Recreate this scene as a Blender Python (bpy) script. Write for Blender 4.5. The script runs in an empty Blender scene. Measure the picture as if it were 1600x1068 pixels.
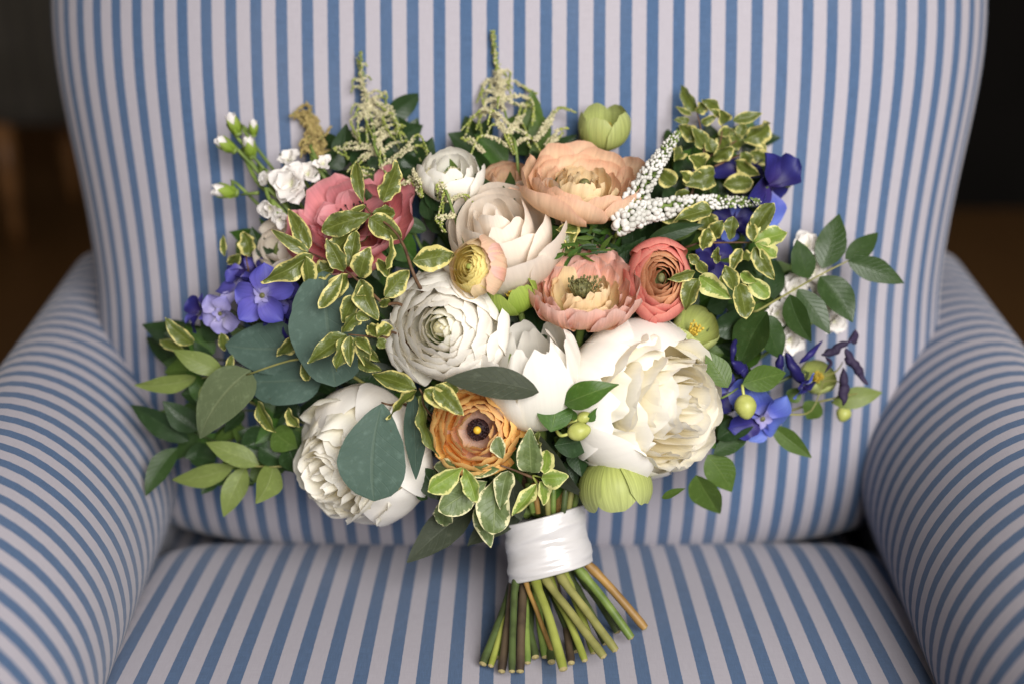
import bpy, math, random
import numpy as np
from mathutils import Vector, Matrix, noise
R_ = math.radians
random.seed(7)
scene = bpy.context.scene
col = scene.collection
# ---------------------------------------------------------------- camera, light, exposure
FPX = 2000.0                      # 45 mm lens in photo pixels
PITCH = R_(21)
CAM = Vector((0, -0.948, 0.997))
FWD = Vector((0, math.cos(PITCH), -math.sin(PITCH)))
UP = Vector((0, math.sin(PITCH), math.cos(PITCH)))
RT = Vector((1, 0, 0))
cd = bpy.data.cameras.new('camera'); cam = bpy.data.objects.new('camera', cd); col.objects.link(cam)
cam.location = CAM; cam.rotation_euler = (math.pi/2 - PITCH, 0, 0)
cd.lens = 45; cd.sensor_width = 36; cd.clip_start = .02; cd.clip_end = 60
cd.dof.use_dof = True; cd.dof.focus_distance = .865; cd.dof.aperture_fstop = 2.3
scene.camera = cam
w = bpy.data.worlds.new('World'); scene.world = w; w.use_nodes = True
w.node_tree.nodes['Background'].inputs[0].default_value = (1.0, .84, .72, 1)
w.node_tree.nodes['Background'].inputs[1].default_value = .13
def area(name, loc, target, size, energy, color):
    l = bpy.data.lights.new(name, 'AREA'); l.shape = 'RECTANGLE'; l.size, l.size_y = size
    l.energy = energy; l.color = color
    o = bpy.data.objects.new(name, l); col.objects.link(o); o.location = loc
    o.rotation_euler = (Vector(target) - Vector(loc)).to_track_quat('-Z', 'Y').to_euler()
    return o
area('window_light', (.48, -1.6, 1.5), (0, -.10, .64), (1.0, .9), 61, (1.0, .972, .95))
scene.cycles.max_bounces = 16; scene.cycles.diffuse_bounces = 12; scene.cycles.transmission_bounces = 12
scene.view_settings.view_transform = 'Standard'; scene.view_settings.look = 'None'
scene.view_settings.exposure = 0; scene.view_settings.gamma = 1
scene.view_settings.use_curve_mapping = False

# ---------------------------------------------------------------- helpers
def P(px, py, d):
    return CAM + FWD*d + RT*((px-800)/FPX*d) + UP*((534-py)/FPX*d)
def camdir(v):
    return (RT*v[0] + UP*v[1] - FWD*v[2]).normalized()
def mesh(name, verts, faces, mat, uvs=None, smooth=True):
    m = bpy.data.meshes.new(name); m.from_pydata([tuple(v) for v in verts], [], faces)
    if uvs is not None:
        l = m.uv_layers.new(name='UVMap')
        vi = np.empty(len(m.loops), dtype=np.int32); m.loops.foreach_get('vertex_index', vi)
        l.data.foreach_set('uv', np.asarray(uvs, dtype=np.float32)[vi].ravel())
    if smooth: m.polygons.foreach_set('use_smooth', [True]*len(m.polygons))
    if mat: m.materials.append(mat)
    return m
def obj(name, me, parent=None, world=None):
    o = bpy.data.objects.new(name, me); col.objects.link(o)
    if parent is not None: o.parent = parent
    if world is not None:
        o.matrix_basis = (PW[parent].inverted() @ world) if parent is not None else world
        PW[o] = world
    else: PW[o] = PW[parent].copy() if parent is not None else Matrix.Identity(4)
    return o
PW = {}
def tag(o, label, cat=None, group=None, kind=None):
    o['label'] = label
    if cat: o['category'] = cat
    if group: o['group'] = group
    if kind: o['kind'] = kind
    return o
def grid_faces(nu, nv, off=0, closed=False):
    f = []
    for j in range(nv-1):
        for i in range(nu if closed else nu-1):
            a = off+j*nu+i; b = off+j*nu+(i+1) % nu
            f.append((a, b, b+nu, a+nu))
    return f
def tube(pts, radii, n=7, cap=True):
    pts = [Vector(p) for p in pts]; V = []; F = []
    prev = Vector((.31, .52, .79))
    for i, p in enumerate(pts):
        t = (pts[min(i+1, len(pts)-1)] - pts[max(i-1, 0)]).normalized()
        x = (prev - t*prev.dot(t)).normalized(); prev = x; y = t.cross(x)
        for k in range(n):
            a = 2*math.pi*k/n; V.append(p + (x*math.cos(a) + y*math.sin(a))*radii[i])
    F = grid_faces(n, len(pts), 0, True)
    if cap: F += [tuple(range(n))[::-1], tuple(range(len(V)-n, len(V)))]
    return V, F
def smooth_path(pts, sub=4):
    pts = [Vector(p) for p in pts]
    if len(pts) < 3: return [pts[0].lerp(pts[-1], i/sub) for i in range(sub+1)]
    out = []
    for i in range(len(pts)-1):
        p0, p1, p2, p3 = pts[max(i-1, 0)], pts[i], pts[i+1], pts[min(i+2, len(pts)-1)]
        for k in range(sub):
            t = k/sub
            out.append(.5*((2*p1) + (p2-p0)*t + (2*p0-5*p1+4*p2-p3)*t*t + (3*p1-p0-3*p2+p3)*t**3))
    return out + [pts[-1]]
def merge(parts):
    V = []; F = []
    for v, f in parts:
        o = len(V); V += list(v); F += [tuple(i+o for i in q) for q in f]
    return V, F
def blob(c, r, n=6, m=5, sx=1, sy=1, sz=1, M=None):
    V = []; F = []
    for j in range(1, m):
        th = math.pi*j/m
        for i in range(n):
            a = 2*math.pi*i/n
            V.append(Vector((r*sx*math.sin(th)*math.cos(a), r*sy*math.sin(th)*math.sin(a), r*sz*math.cos(th))))
    F = [tuple(reversed(q)) for q in grid_faces(n, m-1, 0, True)]
    V.append(Vector((0, 0, r*sz))); V.append(Vector((0, 0, -r*sz))); t = len(V)-2
    for i in range(n):
        F.append((t, i, (i+1) % n)); F.append((t+1, (m-2)*n+(i+1) % n, (m-2)*n+i))
    if M is not None: V = [M @ v for v in V]
    return [v + Vector(c) for v in V], F

# ---------------------------------------------------------------- materials
def new_mat(name):
    m = bpy.data.materials.new(name); m.use_nodes = True; nt = m.node_tree
    return m, nt, nt.nodes['Principled BSDF'], nt.nodes['Material Output']
class NB:
    def __init__(s, nt): s.nt = nt; s.n = nt.nodes; s.l = nt.links
    def node(s, typ, **kw):
        o = s.n.new(typ)
        for k, v in kw.items():
            if hasattr(o, k): setattr(o, k, v)
        return o
    def link(s, a, b): s.l.new(a, b)
    def val(s, x, inp):
        if isinstance(x, (int, float)): inp.default_value = x
        elif isinstance(x, tuple): inp.default_value = (*x, 1) if len(x) == 3 and inp.type == 'RGBA' else x
        else: s.link(x, inp)
    def math(s, op, a, b=0.0, c=0.0, clamp=False):
        o = s.n.new('ShaderNodeMath'); o.operation = op; o.use_clamp = clamp
        s.val(a, o.inputs[0]); s.val(b, o.inputs[1]); s.val(c, o.inputs[2]); return o.outputs[0]
    def mix(s, f, a, b, typ='MIX'):
        o = s.n.new('ShaderNodeMix'); o.data_type = 'RGBA'; o.blend_type = typ
        s.val(f, o.inputs[0]); s.val(a, o.inputs[6]); s.val(b, o.inputs[7]); return o.outputs[2]
    def ramp(s, f, stops):
        o = s.n.new('ShaderNodeValToRGB'); e = o.color_ramp.elements
        while len(e) < len(stops): e.new(.5)
        for q, (p, c) in zip(e, stops): q.position = p; q.color = (*c, 1)
        s.link(f, o.inputs[0]); return o.outputs[0]
    def smooth(s, x, lo, hi):
        o = s.n.new('ShaderNodeMapRange'); o.interpolation_type = 'SMOOTHSTEP'
        s.val(x, o.inputs[0]); o.inputs[1].default_value = lo; o.inputs[2].default_value = hi; return o.outputs[0]
    def uv(s):
        t = s.n.new('ShaderNodeTexCoord'); x = s.n.new('ShaderNodeSeparateXYZ'); s.link(t.outputs['UV'], x.inputs[0])
        return t.outputs['UV'], x.outputs[0], x.outputs[1]
    def noise(s, vec, scale, detail=2, W=None, rough=.5):
        o = s.n.new('ShaderNodeTexNoise'); o.inputs['Scale'].default_value = scale; o.inputs['Detail'].default_value = detail
        o.inputs['Roughness'].default_value = rough
        if W is not None: o.noise_dimensions = '4D'; s.link(W, o.inputs['W'])
        if vec is not None: s.link(vec, o.inputs['Vector'])
        return o.outputs[0]
    def scale(s, vec, v):
        o = s.n.new('ShaderNodeMapping'); s.link(vec, o.inputs[0]); o.inputs['Scale'].default_value = v; return o.outputs[0]
    def bump(s, h, st, dist=.001):
        o = s.n.new('ShaderNodeBump'); o.inputs['Strength'].default_value = st; o.inputs['Distance'].default_value = dist
        s.link(h, o.inputs['Height']); return o.outputs[0]
def finish(nb, bsdf, out, color, rough, trans, nrm=None, spec=.4, tcol=None):
    nb.val(color, bsdf.inputs['Base Color']); bsdf.inputs['Roughness'].default_value = rough
    bsdf.inputs['Specular IOR Level'].default_value = spec
    if nrm is not None: nb.link(nrm, bsdf.inputs['Normal'])
    if trans > 0:
        t = nb.n.new('ShaderNodeBsdfTranslucent'); nb.val(tcol if tcol is not None else color, t.inputs[0])
        if nrm is not None: nb.link(nrm, t.inputs['Normal'])
        x = nb.n.new('ShaderNodeMixShader'); x.inputs[0].default_value = trans
        nb.link(bsdf.outputs[0], x.inputs[1]); nb.link(t.outputs[0], x.inputs[2]); nb.link(x.outputs[0], out.inputs[0])
MAT = {}
def petal_mat(name, stops, rough=.55, trans=.3, streak=.12, vary=.12, bump=.25, edge=None):
    m, nt, b, o = new_mat(name); nb = NB(nt); uv, u, v = nb.uv()
    info = nb.n.new('ShaderNodeObjectInfo'); rnd = info.outputs['Random']
    W = nb.math('MULTIPLY', rnd, 37)
    st = nb.noise(nb.scale(uv, (26, 1.6, 1)), 1.0, 3, W)
    bl = nb.noise(nb.scale(uv, (2.5, 3, 1)), 1.0, 2, W)
    vv = nb.math('ADD', v, nb.math('MULTIPLY', nb.math('SUBTRACT', bl, .5), .25), clamp=True)
    c = nb.ramp(vv, stops)
    k = nb.math('ADD', 1-streak*.5, nb.math('MULTIPLY', nb.math('SUBTRACT', st, .5), streak*2))
    k2 = nb.math('ADD', 1-vary, nb.math('MULTIPLY', rnd, vary))
    g = nb.n.new('ShaderNodeCombineColor')
    kk = nb.math('MULTIPLY', k, k2)
    for i in range(3): nb.link(kk, g.inputs[i])
    c = nb.mix(1.0, c, g.outputs[0], 'MULTIPLY')
    if edge:
        eg = nb.smooth(nb.math('MAXIMUM', nb.math('ABSOLUTE', nb.math('MULTIPLY_ADD', u, 2, -1)), v), .86, 1.0)
        c = nb.mix(nb.math('MULTIPLY', eg, .7), c, edge)
    n = nb.bump(st, bump, .0012)
    finish(nb, b, o, c, rough, trans*.75, n, .3); MAT[name] = m
def leaf_mat(name, c1, c2, rib, rough=.4, trans=.22, cream=None, margin=.62, spec=.30, vein=.5, dull=.3):
    m, nt, b, o = new_mat(name); nb = NB(nt); uv, u, v = nb.uv()
    info = nb.n.new('ShaderNodeObjectInfo'); rnd = info.outputs['Random']; W = nb.math('MULTIPLY', rnd, 53)
    e = nb.math('ABSOLUTE', nb.math('MULTIPLY_ADD', u, 2, -1))
    big = nb.noise(nb.scale(uv, (2, 3, 1)), 1.2, 3, W)
    fine = nb.noise(nb.scale(uv, (30, 50, 1)), 1.0, 3, W)
    c = nb.mix(nb.math('ADD', nb.math('MULTIPLY', big, .7), nb.math('MULTIPLY', rnd, .35), clamp=True), c1, c2)
    c = nb.mix(nb.math('MULTIPLY', fine, dull), c, tuple(x*.55 for x in c1))
    blot = nb.noise(nb.scale(uv, (4, 6, 1)), 1.6, 4, W, .7); c = nb.mix(nb.math('MULTIPLY', nb.smooth(blot, .5, .72), .45), c, tuple(min(1, x*1.5+.02) for x in c2))
    spot = nb.noise(nb.scale(uv, (14, 20, 1)), 1.0, 2, W); c = nb.mix(nb.math('MULTIPLY', nb.smooth(spot, .70, .76), .55), c, (.06, .045, .02))
    ph = nb.math('MULTIPLY_ADD', e, -2.2, nb.math('MULTIPLY', v, 9))
    vn = nb.math('ABSOLUTE', nb.math('SUBTRACT', nb.math('FRACT', ph), .5))
    vline = nb.math('SUBTRACT', 1, nb.smooth(vn, .0, .1))
    mid = nb.math('SUBTRACT', 1, nb.smooth(e, .02, .07))
    c = nb.mix(nb.math('MULTIPLY', vline, vein*.22), c, rib)
    if cream:
        jag = nb.noise(nb.scale(uv, (6, 11, 1)), 1.0, 4, W, .7)
        th = nb.math('ADD', e, nb.math('MULTIPLY', nb.math('SUBTRACT', jag, .5), 1.15))
        th = nb.math('MAXIMUM', th, nb.smooth(v, .86, 1.0))
        th = nb.math('ADD', th, nb.math('MULTIPLY', nb.math('SUBTRACT', rnd, .5), .34)); f = nb.smooth(th, margin, margin+.07)
        inner = nb.smooth(nb.math('ADD', e, nb.math('MULTIPLY', nb.math('SUBTRACT', jag, .5), 1.2)), margin-.3, margin-.2)
        c = nb.mix(nb.math('MULTIPLY', inner, .4), c, tuple(.55*x+.45*y for x, y in zip(c2, (.30, .36, .20))))
        c = nb.mix(f, c, cream)
    c = nb.mix(nb.math('MULTIPLY', mid, vein), c, rib)
    h = nb.math('ADD', nb.math('MULTIPLY', fine, .3), nb.math('ADD', nb.math('MULTIPLY', mid, -.8), nb.math('MULTIPLY', vline, -.35)))
    finish(nb, b, o, c, rough, trans, nb.bump(h, .35, .0008), spec, nb.mix(.5, c, (.35, .45, .04))); MAT[name] = m
def plain(name, c, rough=.5, trans=0, spec=.4, var=.25, scale=80, c2=None, bump=.2):
    m, nt, b, o = new_mat(name); nb = NB(nt)
    t = nb.n.new('ShaderNodeTexCoord'); n = nb.noise(t.outputs['Object'], scale, 4)
    cc = nb.mix(nb.smooth(n, .3, .7), tuple(x*(1-var) for x in c), c2 or c)
    finish(nb, b, o, cc, rough, trans, nb.bump(n, bump, .001), spec); MAT[name] = m
petal_mat('peony_petal', [(0, (.90, .74, .30)), (.4, (.94, .84, .52)), (.75, (.95, .90, .72)), (1, (.95, .92, .84))], .5, .42, .05, .03, .15)
petal_mat('peony_guard', [(0, (.88, .82, .52)), (.25, (.94, .88, .78)), (1, (.95, .92, .87))], .5, .44, .05, .03, .16)
petal_mat('white_petal', [(0, (.86, .82, .52)), (.35, (.91, .88, .77)), (1, (.93, .90, .84))], .5, .46, .05, .02, .15)
petal_mat('white_heart', [(0, (.80, .80, .38)), (.5, (.93, .91, .72)), (1, (.95, .93, .83))], .5, .46, .06, .02, .2)
petal_mat('rose_petal', [(0, (.93, .82, .56)), (.45, (.95, .84, .70)), (1, (.95, .87, .77))], .5, .45, .10, .04, .22)
petal_mat('peach_petal', [(0, (.93, .74, .32)), (.4, (.95, .68, .40)), (.8, (.95, .68, .46)), (1, (.94, .60, .42))], .5, .45, .22, .10, .35)
petal_mat('peach_heart', [(0, (.74, .62, .20)), (.5, (.90, .70, .36)), (1, (.93, .73, .46))], .5, .40, .12, .08)
petal_mat('blush_petal', [(0, (.90, .62, .24)), (.4, (.92, .54, .30)), (.75, (.90, .50, .38)), (1, (.88, .58, .50))], .5, .42, .25, .12, .3)
petal_mat('coral_petal', [(0, (.90, .38, .18)), (.5, (.90, .33, .22)), (.85, (.88, .27, .23)), (1, (.90, .38, .30))], .45, .36, .15, .12)
petal_mat('coral_heart', [(0, (.62, .40, .12)), (.6, (.84, .42, .18)), (1, (.90, .52, .30))], .5, .36, .2, .15)
petal_mat('yellow_heart', [(0, (.66, .66, .10)), (.6, (.90, .76, .18)), (1, (.94, .80, .32))], .5, .42, .2, .12)
petal_mat('orange_petal', [(0, (.97, .58, .18)), (.5, (.98, .56, .14)), (1, (.98, .64, .24))], .5, .46, .16, .08, .3)
petal_mat('orange_heart', [(0, (.76, .36, .24)), (.25, (.94, .70, .60)), (.7, (.96, .66, .36)), (1, (.97, .63, .26))], .5, .45, .15, .08, .3)
petal_mat('pink_petal', [(0, (.78, .26, .18)), (.4, (.84, .26, .26)), (.8, (.85, .33, .36)), (1, (.88, .42, .44))], .5, .42, .24, .14, .35)
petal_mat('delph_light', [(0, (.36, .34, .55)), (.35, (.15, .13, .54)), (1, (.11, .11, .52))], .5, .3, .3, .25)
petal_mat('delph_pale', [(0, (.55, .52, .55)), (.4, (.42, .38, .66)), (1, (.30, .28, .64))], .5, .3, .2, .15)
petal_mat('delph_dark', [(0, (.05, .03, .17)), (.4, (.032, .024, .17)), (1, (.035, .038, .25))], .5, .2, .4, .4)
petal_mat('delph_blue', [(0, (.30, .30, .60)), (.4, (.10, .13, .55)), (1, (.16, .24, .66))], .5, .3, .25, .2)
petal_mat('wilted', [(0, (.035, .022, .05)), (1, (.05, .035, .09))], .7, .1, .4, .4)
petal_mat('stock_petal', [(0, (.62, .64, .35)), (.3, (.82, .78, .72)), (1, (.86, .82, .79))], .55, .3, .06, .05)
petal_mat('hellebore', [(0, (.36, .42, .10)), (.45, (.50, .56, .16)), (1, (.58, .64, .24))], .5, .3, .4, .12, .4)
petal_mat('hellebore_bright', [(0, (.26, .38, .05)), (.5, (.30, .44, .05)), (1, (.40, .52, .10))], .5, .3, .4, .12, .4)
leaf_mat('eucalyptus', (.050, .090, .070), (.070, .112, .090), (.12, .16, .11), .6, .1, vein=.25, spec=.2)
leaf_mat('eucalyptus_olive', (.095, .125, .060), (.115, .145, .070), (.18, .20, .10), .6, .12, vein=.35, spec=.3)
leaf_mat('eucalyptus_dark', (.030, .038, .024), (.044, .052, .032), (.08, .09, .06), .55, .08, vein=.25, spec=.18)
leaf_mat('ruscus', (.022, .050, .012), (.034, .068, .018), (.06, .10, .03), .36, .15, vein=.2, spec=.28)
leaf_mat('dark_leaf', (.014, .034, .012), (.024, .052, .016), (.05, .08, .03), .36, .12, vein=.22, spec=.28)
leaf_mat('mid_leaf', (.060, .110, .018), (.085, .145, .026), (.14, .20, .05), .42, .22, vein=.35)
leaf_mat('light_leaf', (.155, .205, .050), (.20, .25, .065), (.27, .31, .12), .45, .28, vein=.4)
leaf_mat('hellebore_leaf', (.030, .085, .012), (.055, .125, .018), (.12, .19, .05), .42, .2, vein=.5)
leaf_mat('variegated', (.075, .098, .016), (.115, .140, .026), (.20, .23, .06), .30, .22, cream=(.62, .55, .20), margin=.76)
leaf_mat('variegated_bright', (.16, .25, .035), (.22, .31, .05), (.34, .40, .12), .4, .28, cream=(.66, .64, .26), margin=.66)
leaf_mat('variegated_grey', (.085, .125, .040), (.13, .175, .06), (.22, .27, .11), .42, .2, cream=(.68, .64, .38), margin=.74)
plain('stem_green', (.13, .20, .04), .5, .1, c2=(.19, .26, .06))
plain('stem_lime', (.27, .31, .05), .42, .12, c2=(.33, .36, .08), scale=50)
plain('stem_olive', (.24, .24, .07), .5, .1, c2=(.32, .30, .10), scale=50)
plain('stem_dark', (.045, .06, .02), .5, 0, c2=(.07, .10, .03))
plain('stem_brown', (.045, .030, .022), .5, 0, c2=(.085, .06, .035), scale=60)
plain('stem_tan', (.30, .17, .05), .5, .05, c2=(.38, .22, .06), scale=50)
plain('stem_cut', (.34, .28, .12), .8, 0)
plain('twig', (.085, .040, .022), .6, 0, c2=(.14, .075, .035), scale=120)
plain('bud_white', (.76, .74, .66), .5, .25, c2=(.84, .82, .78))
plain('bud_cream', (.70, .64, .38), .55, .25, c2=(.78, .72, .48), scale=200)
plain('bud_lime', (.34, .40, .07), .5, .25, c2=(.44, .48, .11), scale=60)
plain('bud_yellow', (.48, .52, .12), .42, .2, c2=(.58, .60, .18), scale=60)
plain('ochre_fuzz', (.34, .25, .09), .9, .1, c2=(.44, .34, .13), scale=300)
plain('dark_heart', (.030, .012, .014), .6, 0)
plain('olive_heart', (.10, .10, .035), .6, 0, c2=(.18, .17, .06), scale=400)
plain('pistil', (.70, .46, .04), .5, 0)
plain('stamen_yellow', (.80, .58, .08), .6, .2)

STRIPE = .0202
def fabric(name, period, phase, blue=(.062, .112, .208), white=(.385, .362, .402), k=1.0):
    m, nt, b, o = new_mat(name); nb = NB(nt); uv, u, v = nb.uv()
    wob = nb.noise(nb.scale(uv, (3, 60, 1)), 6, 2)
    x = nb.math('ADD', nb.math('DIVIDE', u, period), nb.math('MULTIPLY_ADD', wob, .03, phase-.015))
    tri = nb.math('ABSOLUTE', nb.math('SUBTRACT', nb.math('FRACT', x), .5))
    thread = nb.noise(nb.scale(uv, (2600, 90, 1)), 1, 2)
    thread2 = nb.noise(nb.scale(uv, (90, 2600, 1)), 1, 2)
    f = nb.smooth(nb.math('ADD', tri, nb.math('MULTIPLY', nb.math('SUBTRACT', thread2, .5), .03)), .262, .282)
    big = nb.noise(nb.scale(uv, (7, 5, 1)), 1, 3)
    tw = nb.math('ADD', nb.math('MULTIPLY', thread, .5), nb.math('MULTIPLY', thread2, .5))
    wh = nb.mix(nb.smooth(tw, .35, .65), tuple(c*.90*k for c in white), tuple(c*k for c in white))
    bl = nb.mix(nb.smooth(tw, .35, .65), tuple(c*.82*k for c in blue), tuple(min(1, c*1.14*k) for c in blue))
    c = nb.mix(f, wh, bl)
    c = nb.mix(nb.math('MULTIPLY', nb.smooth(big, .4, .75), .07), c, (.5, .45, .42))
    wx = nb.math('SINE', nb.math('MULTIPLY', u, 2*math.pi/.0011)); wy = nb.math('SINE', nb.math('MULTIPLY', v, 2*math.pi/.0011))
    h = nb.math('ADD', nb.math('MULTIPLY', wx, wy), nb.math('MULTIPLY', tw, 1.5))
    b.inputs['Sheen Weight'].default_value = .12; b.inputs['Sheen Roughness'].default_value = .5
    hb = nb.bump(h, .22, .0005)
    pk = nb.n.new('ShaderNodeBump'); pk.inputs['Strength'].default_value = .25; pk.inputs['Distance'].default_value = .008
    nb.link(nb.noise(nb.scale(uv, (6, 4, 1)), 1.0, 2), pk.inputs['Height']); nb.link(hb, pk.inputs['Normal'])
    finish(nb, b, o, c, .85, 0, pk.outputs[0], .15); MAT[name] = m
fabric('fabric_back', STRIPE, .02)
fabric('fabric_seat', STRIPE, .10)
fabric('fabric_arm', STRIPE, .3)
fabric('fabric_far', .05, 0, (.045, .042, .036), (.075, .066, .052))

# ---------------------------------------------------------------- setting behind the chair
def plank_floor():
    m, nt, b, o = new_mat('floor_wood'); nb = NB(nt)
    t = nb.n.new('ShaderNodeTexCoord'); n = nb.noise(nb.scale(t.outputs['Object'], (18, 1.2, 1)), 2, 5)
    c = nb.mix(n, (.10, .048, .016), (.19, .095, .03)); finish(nb, b, o, c, .45, 0, nb.bump(n, .15, .002), .4); MAT['floor_wood'] = m
plank_floor()
plain('wall_paint', (.012, .011, .010), .9, 0, .1, scale=3)
plain('wood_dark', (.22, .10, .03), .4, 0, c2=(.30, .14, .05), scale=14)
fl = obj('floor', mesh('floor', [(-9, -2.5, 0), (7, -2.5, 0), (7, 5, 0), (-9, 5, 0)], [(0, 1, 2, 3)], MAT['floor_wood'], smooth=False)); fl['kind'] = 'structure'
wl = obj('wall_back', mesh('wall', [(-9, 4.4, 0), (.4, 4.4, 0), (.4, 4.4, 3.2), (-9, 4.4, 3.2)], [(0, 1, 2, 3)], MAT['wall_paint'], smooth=False)); wl['kind'] = 'structure'
wr = obj('wall_right', mesh('wall', [(.4, 4.4, 0), (.4, 2.75, 0), (7, 2.75, 0), (7, 2.75, 3.2), (.4, 2.75, 3.2), (.4, 4.4, 3.2)], [(0, 1, 4, 5), (1, 2, 3, 4)], MAT['wall_paint'], smooth=False)); wr['kind'] = 'structure'
def box(x0, x1, y0, y1, z0, z1, bev=0.0, n=1):
    import bmesh
    bm = bmesh.new(); bmesh.ops.create_cube(bm, size=1)
    for v in bm.verts: v.co = Vector(((x0+x1)/2+v.co.x*(x1-x0), (y0+y1)/2+v.co.y*(y1-y0), (z0+z1)/2+v.co.z*(z1-z0)))
    if bev: bmesh.ops.bevel(bm, geom=bm.edges[:], offset=bev, segments=n, profile=.5, affect='EDGES')
    bm.verts.ensure_lookup_table()
    V = [v.co.copy() for v in bm.verts]; F = [tuple(x.index for x in f.verts) for f in bm.faces]; bm.free(); return V, F
far = bpy.data.objects.new('side_chair', None); col.objects.link(far); far.location = (-1.55, 2.6, 0); PW[far] = Matrix.Translation((-1.55, 2.6, 0))
tag(far, 'dim grey striped upholstered chair on a wooden leg in the dark behind the armchair', 'chair')
V, F = box(-.45, .45, -.3, .3, .33, .95, .06, 4)
obj('upholstery', mesh('upholstery', V, F, MAT['fabric_far'], [(v.x, v.z) for v in V]), far)
for sx in (-.36, .22):
    for sy in (-.24, .24):
        V, F = tube([(sx, sy, 0), (sx, sy, .08), (sx, sy, .2), (sx, sy, .34)], [.016, .02, .028, .032], 10)
        obj('leg', mesh('leg', V, F, MAT['wood_dark']), far)

# ---------------------------------------------------------------- armchair
CX = .006
chair = bpy.data.objects.new('armchair', None); col.objects.link(chair); chair.location = (CX, 0, 0); PW[chair] = Matrix.Translation((CX, 0, 0))
tag(chair, 'blue and white striped upholstered armchair with low rolled arms, bouquet resting on its seat', 'armchair')
def cr(xs, ys, q):                # smooth interpolation
    y = np.interp(q, xs, ys); return y
def smooth_curve(pts, n):
    pts = smooth_path([Vector((p[0], p[1], 0)) for p in pts], 12)
    s = [0]
    for a, b in zip(pts, pts[1:]): s.append(s[-1]+(b-a).length)
    q = np.linspace(0, s[-1], n)
    return np.interp(q, s, [p.x for p in pts]), np.interp(q, s, [p.y for p in pts]), q
# back: cross-section arc length keeps the stripes even, edges roll away
Wb, Db, pw = .404, .17, 2.8
th = np.linspace(0, math.pi/2, 400)
bx_ = Wb*np.sin(th)**(2/pw); bd = Db*(1-np.cos(th)**(2/pw))
bx_ = np.append(bx_, Wb); bd = np.append(bd, Db+.08)
sl = np.concatenate([[0], np.cumsum(np.hypot(np.diff(bx_), np.diff(bd)))])
aa = np.linspace(-sl[-1], sl[-1], 121)
cy, cz, ct = smooth_curve([(.10, .40), (.045, .425), (.004, .447), (-.016, .48), (-.024, .53), (-.018, .60), (-.003, .67), (.017, .745), (.037, .82), (.053, .87), (.072, .935), (.10, .985), (.15, 1.0), (.22, .985)], 80)
V = []; UV = []
for y, z, t in zip(cy, cz, ct):
    sq = min(1, max(0, (.875-z)/.24)); sh = .034*sq*sq*(3-2*sq) + .05*max(0, z-.875)
    for a in aa:
        x = float(np.interp(abs(a), sl, bx_)); d = float(np.interp(abs(a), sl, bd))
        x -= sh*(x/Wb)**2.2
        crown = -.012*(1-(x/Wb)**2)
        V.append(((x if a >= 0 else -x), y+d+crown, z)); UV.append((a, t))
obj('backrest', mesh('backrest', V, grid_faces(121, 80), MAT['fabric_back'], UV), chair)
V, F = box(-.36, .36, .26, .30, .15, .94, .02, 2); obj('back_panel', mesh('back_panel', V, F, MAT['fabric_back'], [(v.x, v.z) for v in V]), chair)
# seat cushion
sy_, sz_, st_ = smooth_curve([(.06, .40), (.03, .428), (.004, .446), (-.03, .457), (-.10, .466), (-.20, .474), (-.30, .478), (-.40, .476), (-.47, .465), (-.51, .435), (-.52, .38), (-.52, .33)], 60)
V = []; UV = []
xs = np.linspace(-.345, .345, 71)
for y, z, t in zip(sy_, sz_, st_):
    for x in xs:
        e = abs(x)/.345
        V.append((x*1.04, y, z - .055*max(0, (e-.72)/.28)**2.2 + .006*(1-e*e))); UV.append((x, t))
obj('seat_cushion', mesh('seat_cushion', V, [tuple(reversed(f)) for f in grid_faces(71, 60)], MAT['fabric_seat'], UV), chair)
# arms
ax, az, at_ = smooth_curve([(.318, .38), (.308, .43), (.292, .468), (.281, .503), (.282, .537), (.292, .567), (.313, .597), (.343, .620), (.376, .628), (.404, .618), (.424, .588), (.431, .54), (.431, .45), (.428, .2)], 70)
ys = np.linspace(-.56, .27, 60)
for s in (-1, 1):
    V = []; UV = []
    for y in ys:
        for x, z, t in zip(ax, az, at_):
            hi = max(0, min(1, (z-.44)/.2))
            xx = x + .05*(y+.03) + .05*hi*(y+.1)
            V.append((s*xx, y, z - .02*max(0, (-.25-y)/.3)*hi)); UV.append((y + .012*math.sin(t*9), t))
    F = grid_faces(70, 60)
    F = F if s > 0 else [tuple(reversed(f)) for f in F]
    F.append(tuple(range(70)) if s < 0 else tuple(range(70))[::-1])
    obj('arm', mesh('arm', V, F, MAT['fabric_arm'], UV), chair)
V, F = box(-.405, .405, -.50, .255, .15, .388, .01, 2); obj('base_rail', mesh('base_rail', V, F, MAT['fabric_seat'], [(v.x, v.z) for v in V]), chair)
for sx in (-.36, .36):
    for sy in (-.42, .22):
        V, F = tube([(sx, sy, 0), (sx, sy, .07), (sx, sy, .21)], [.018, .022, .03], 12)
        obj('leg', mesh('leg', V, F, MAT['wood_dark']), chair)

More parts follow.
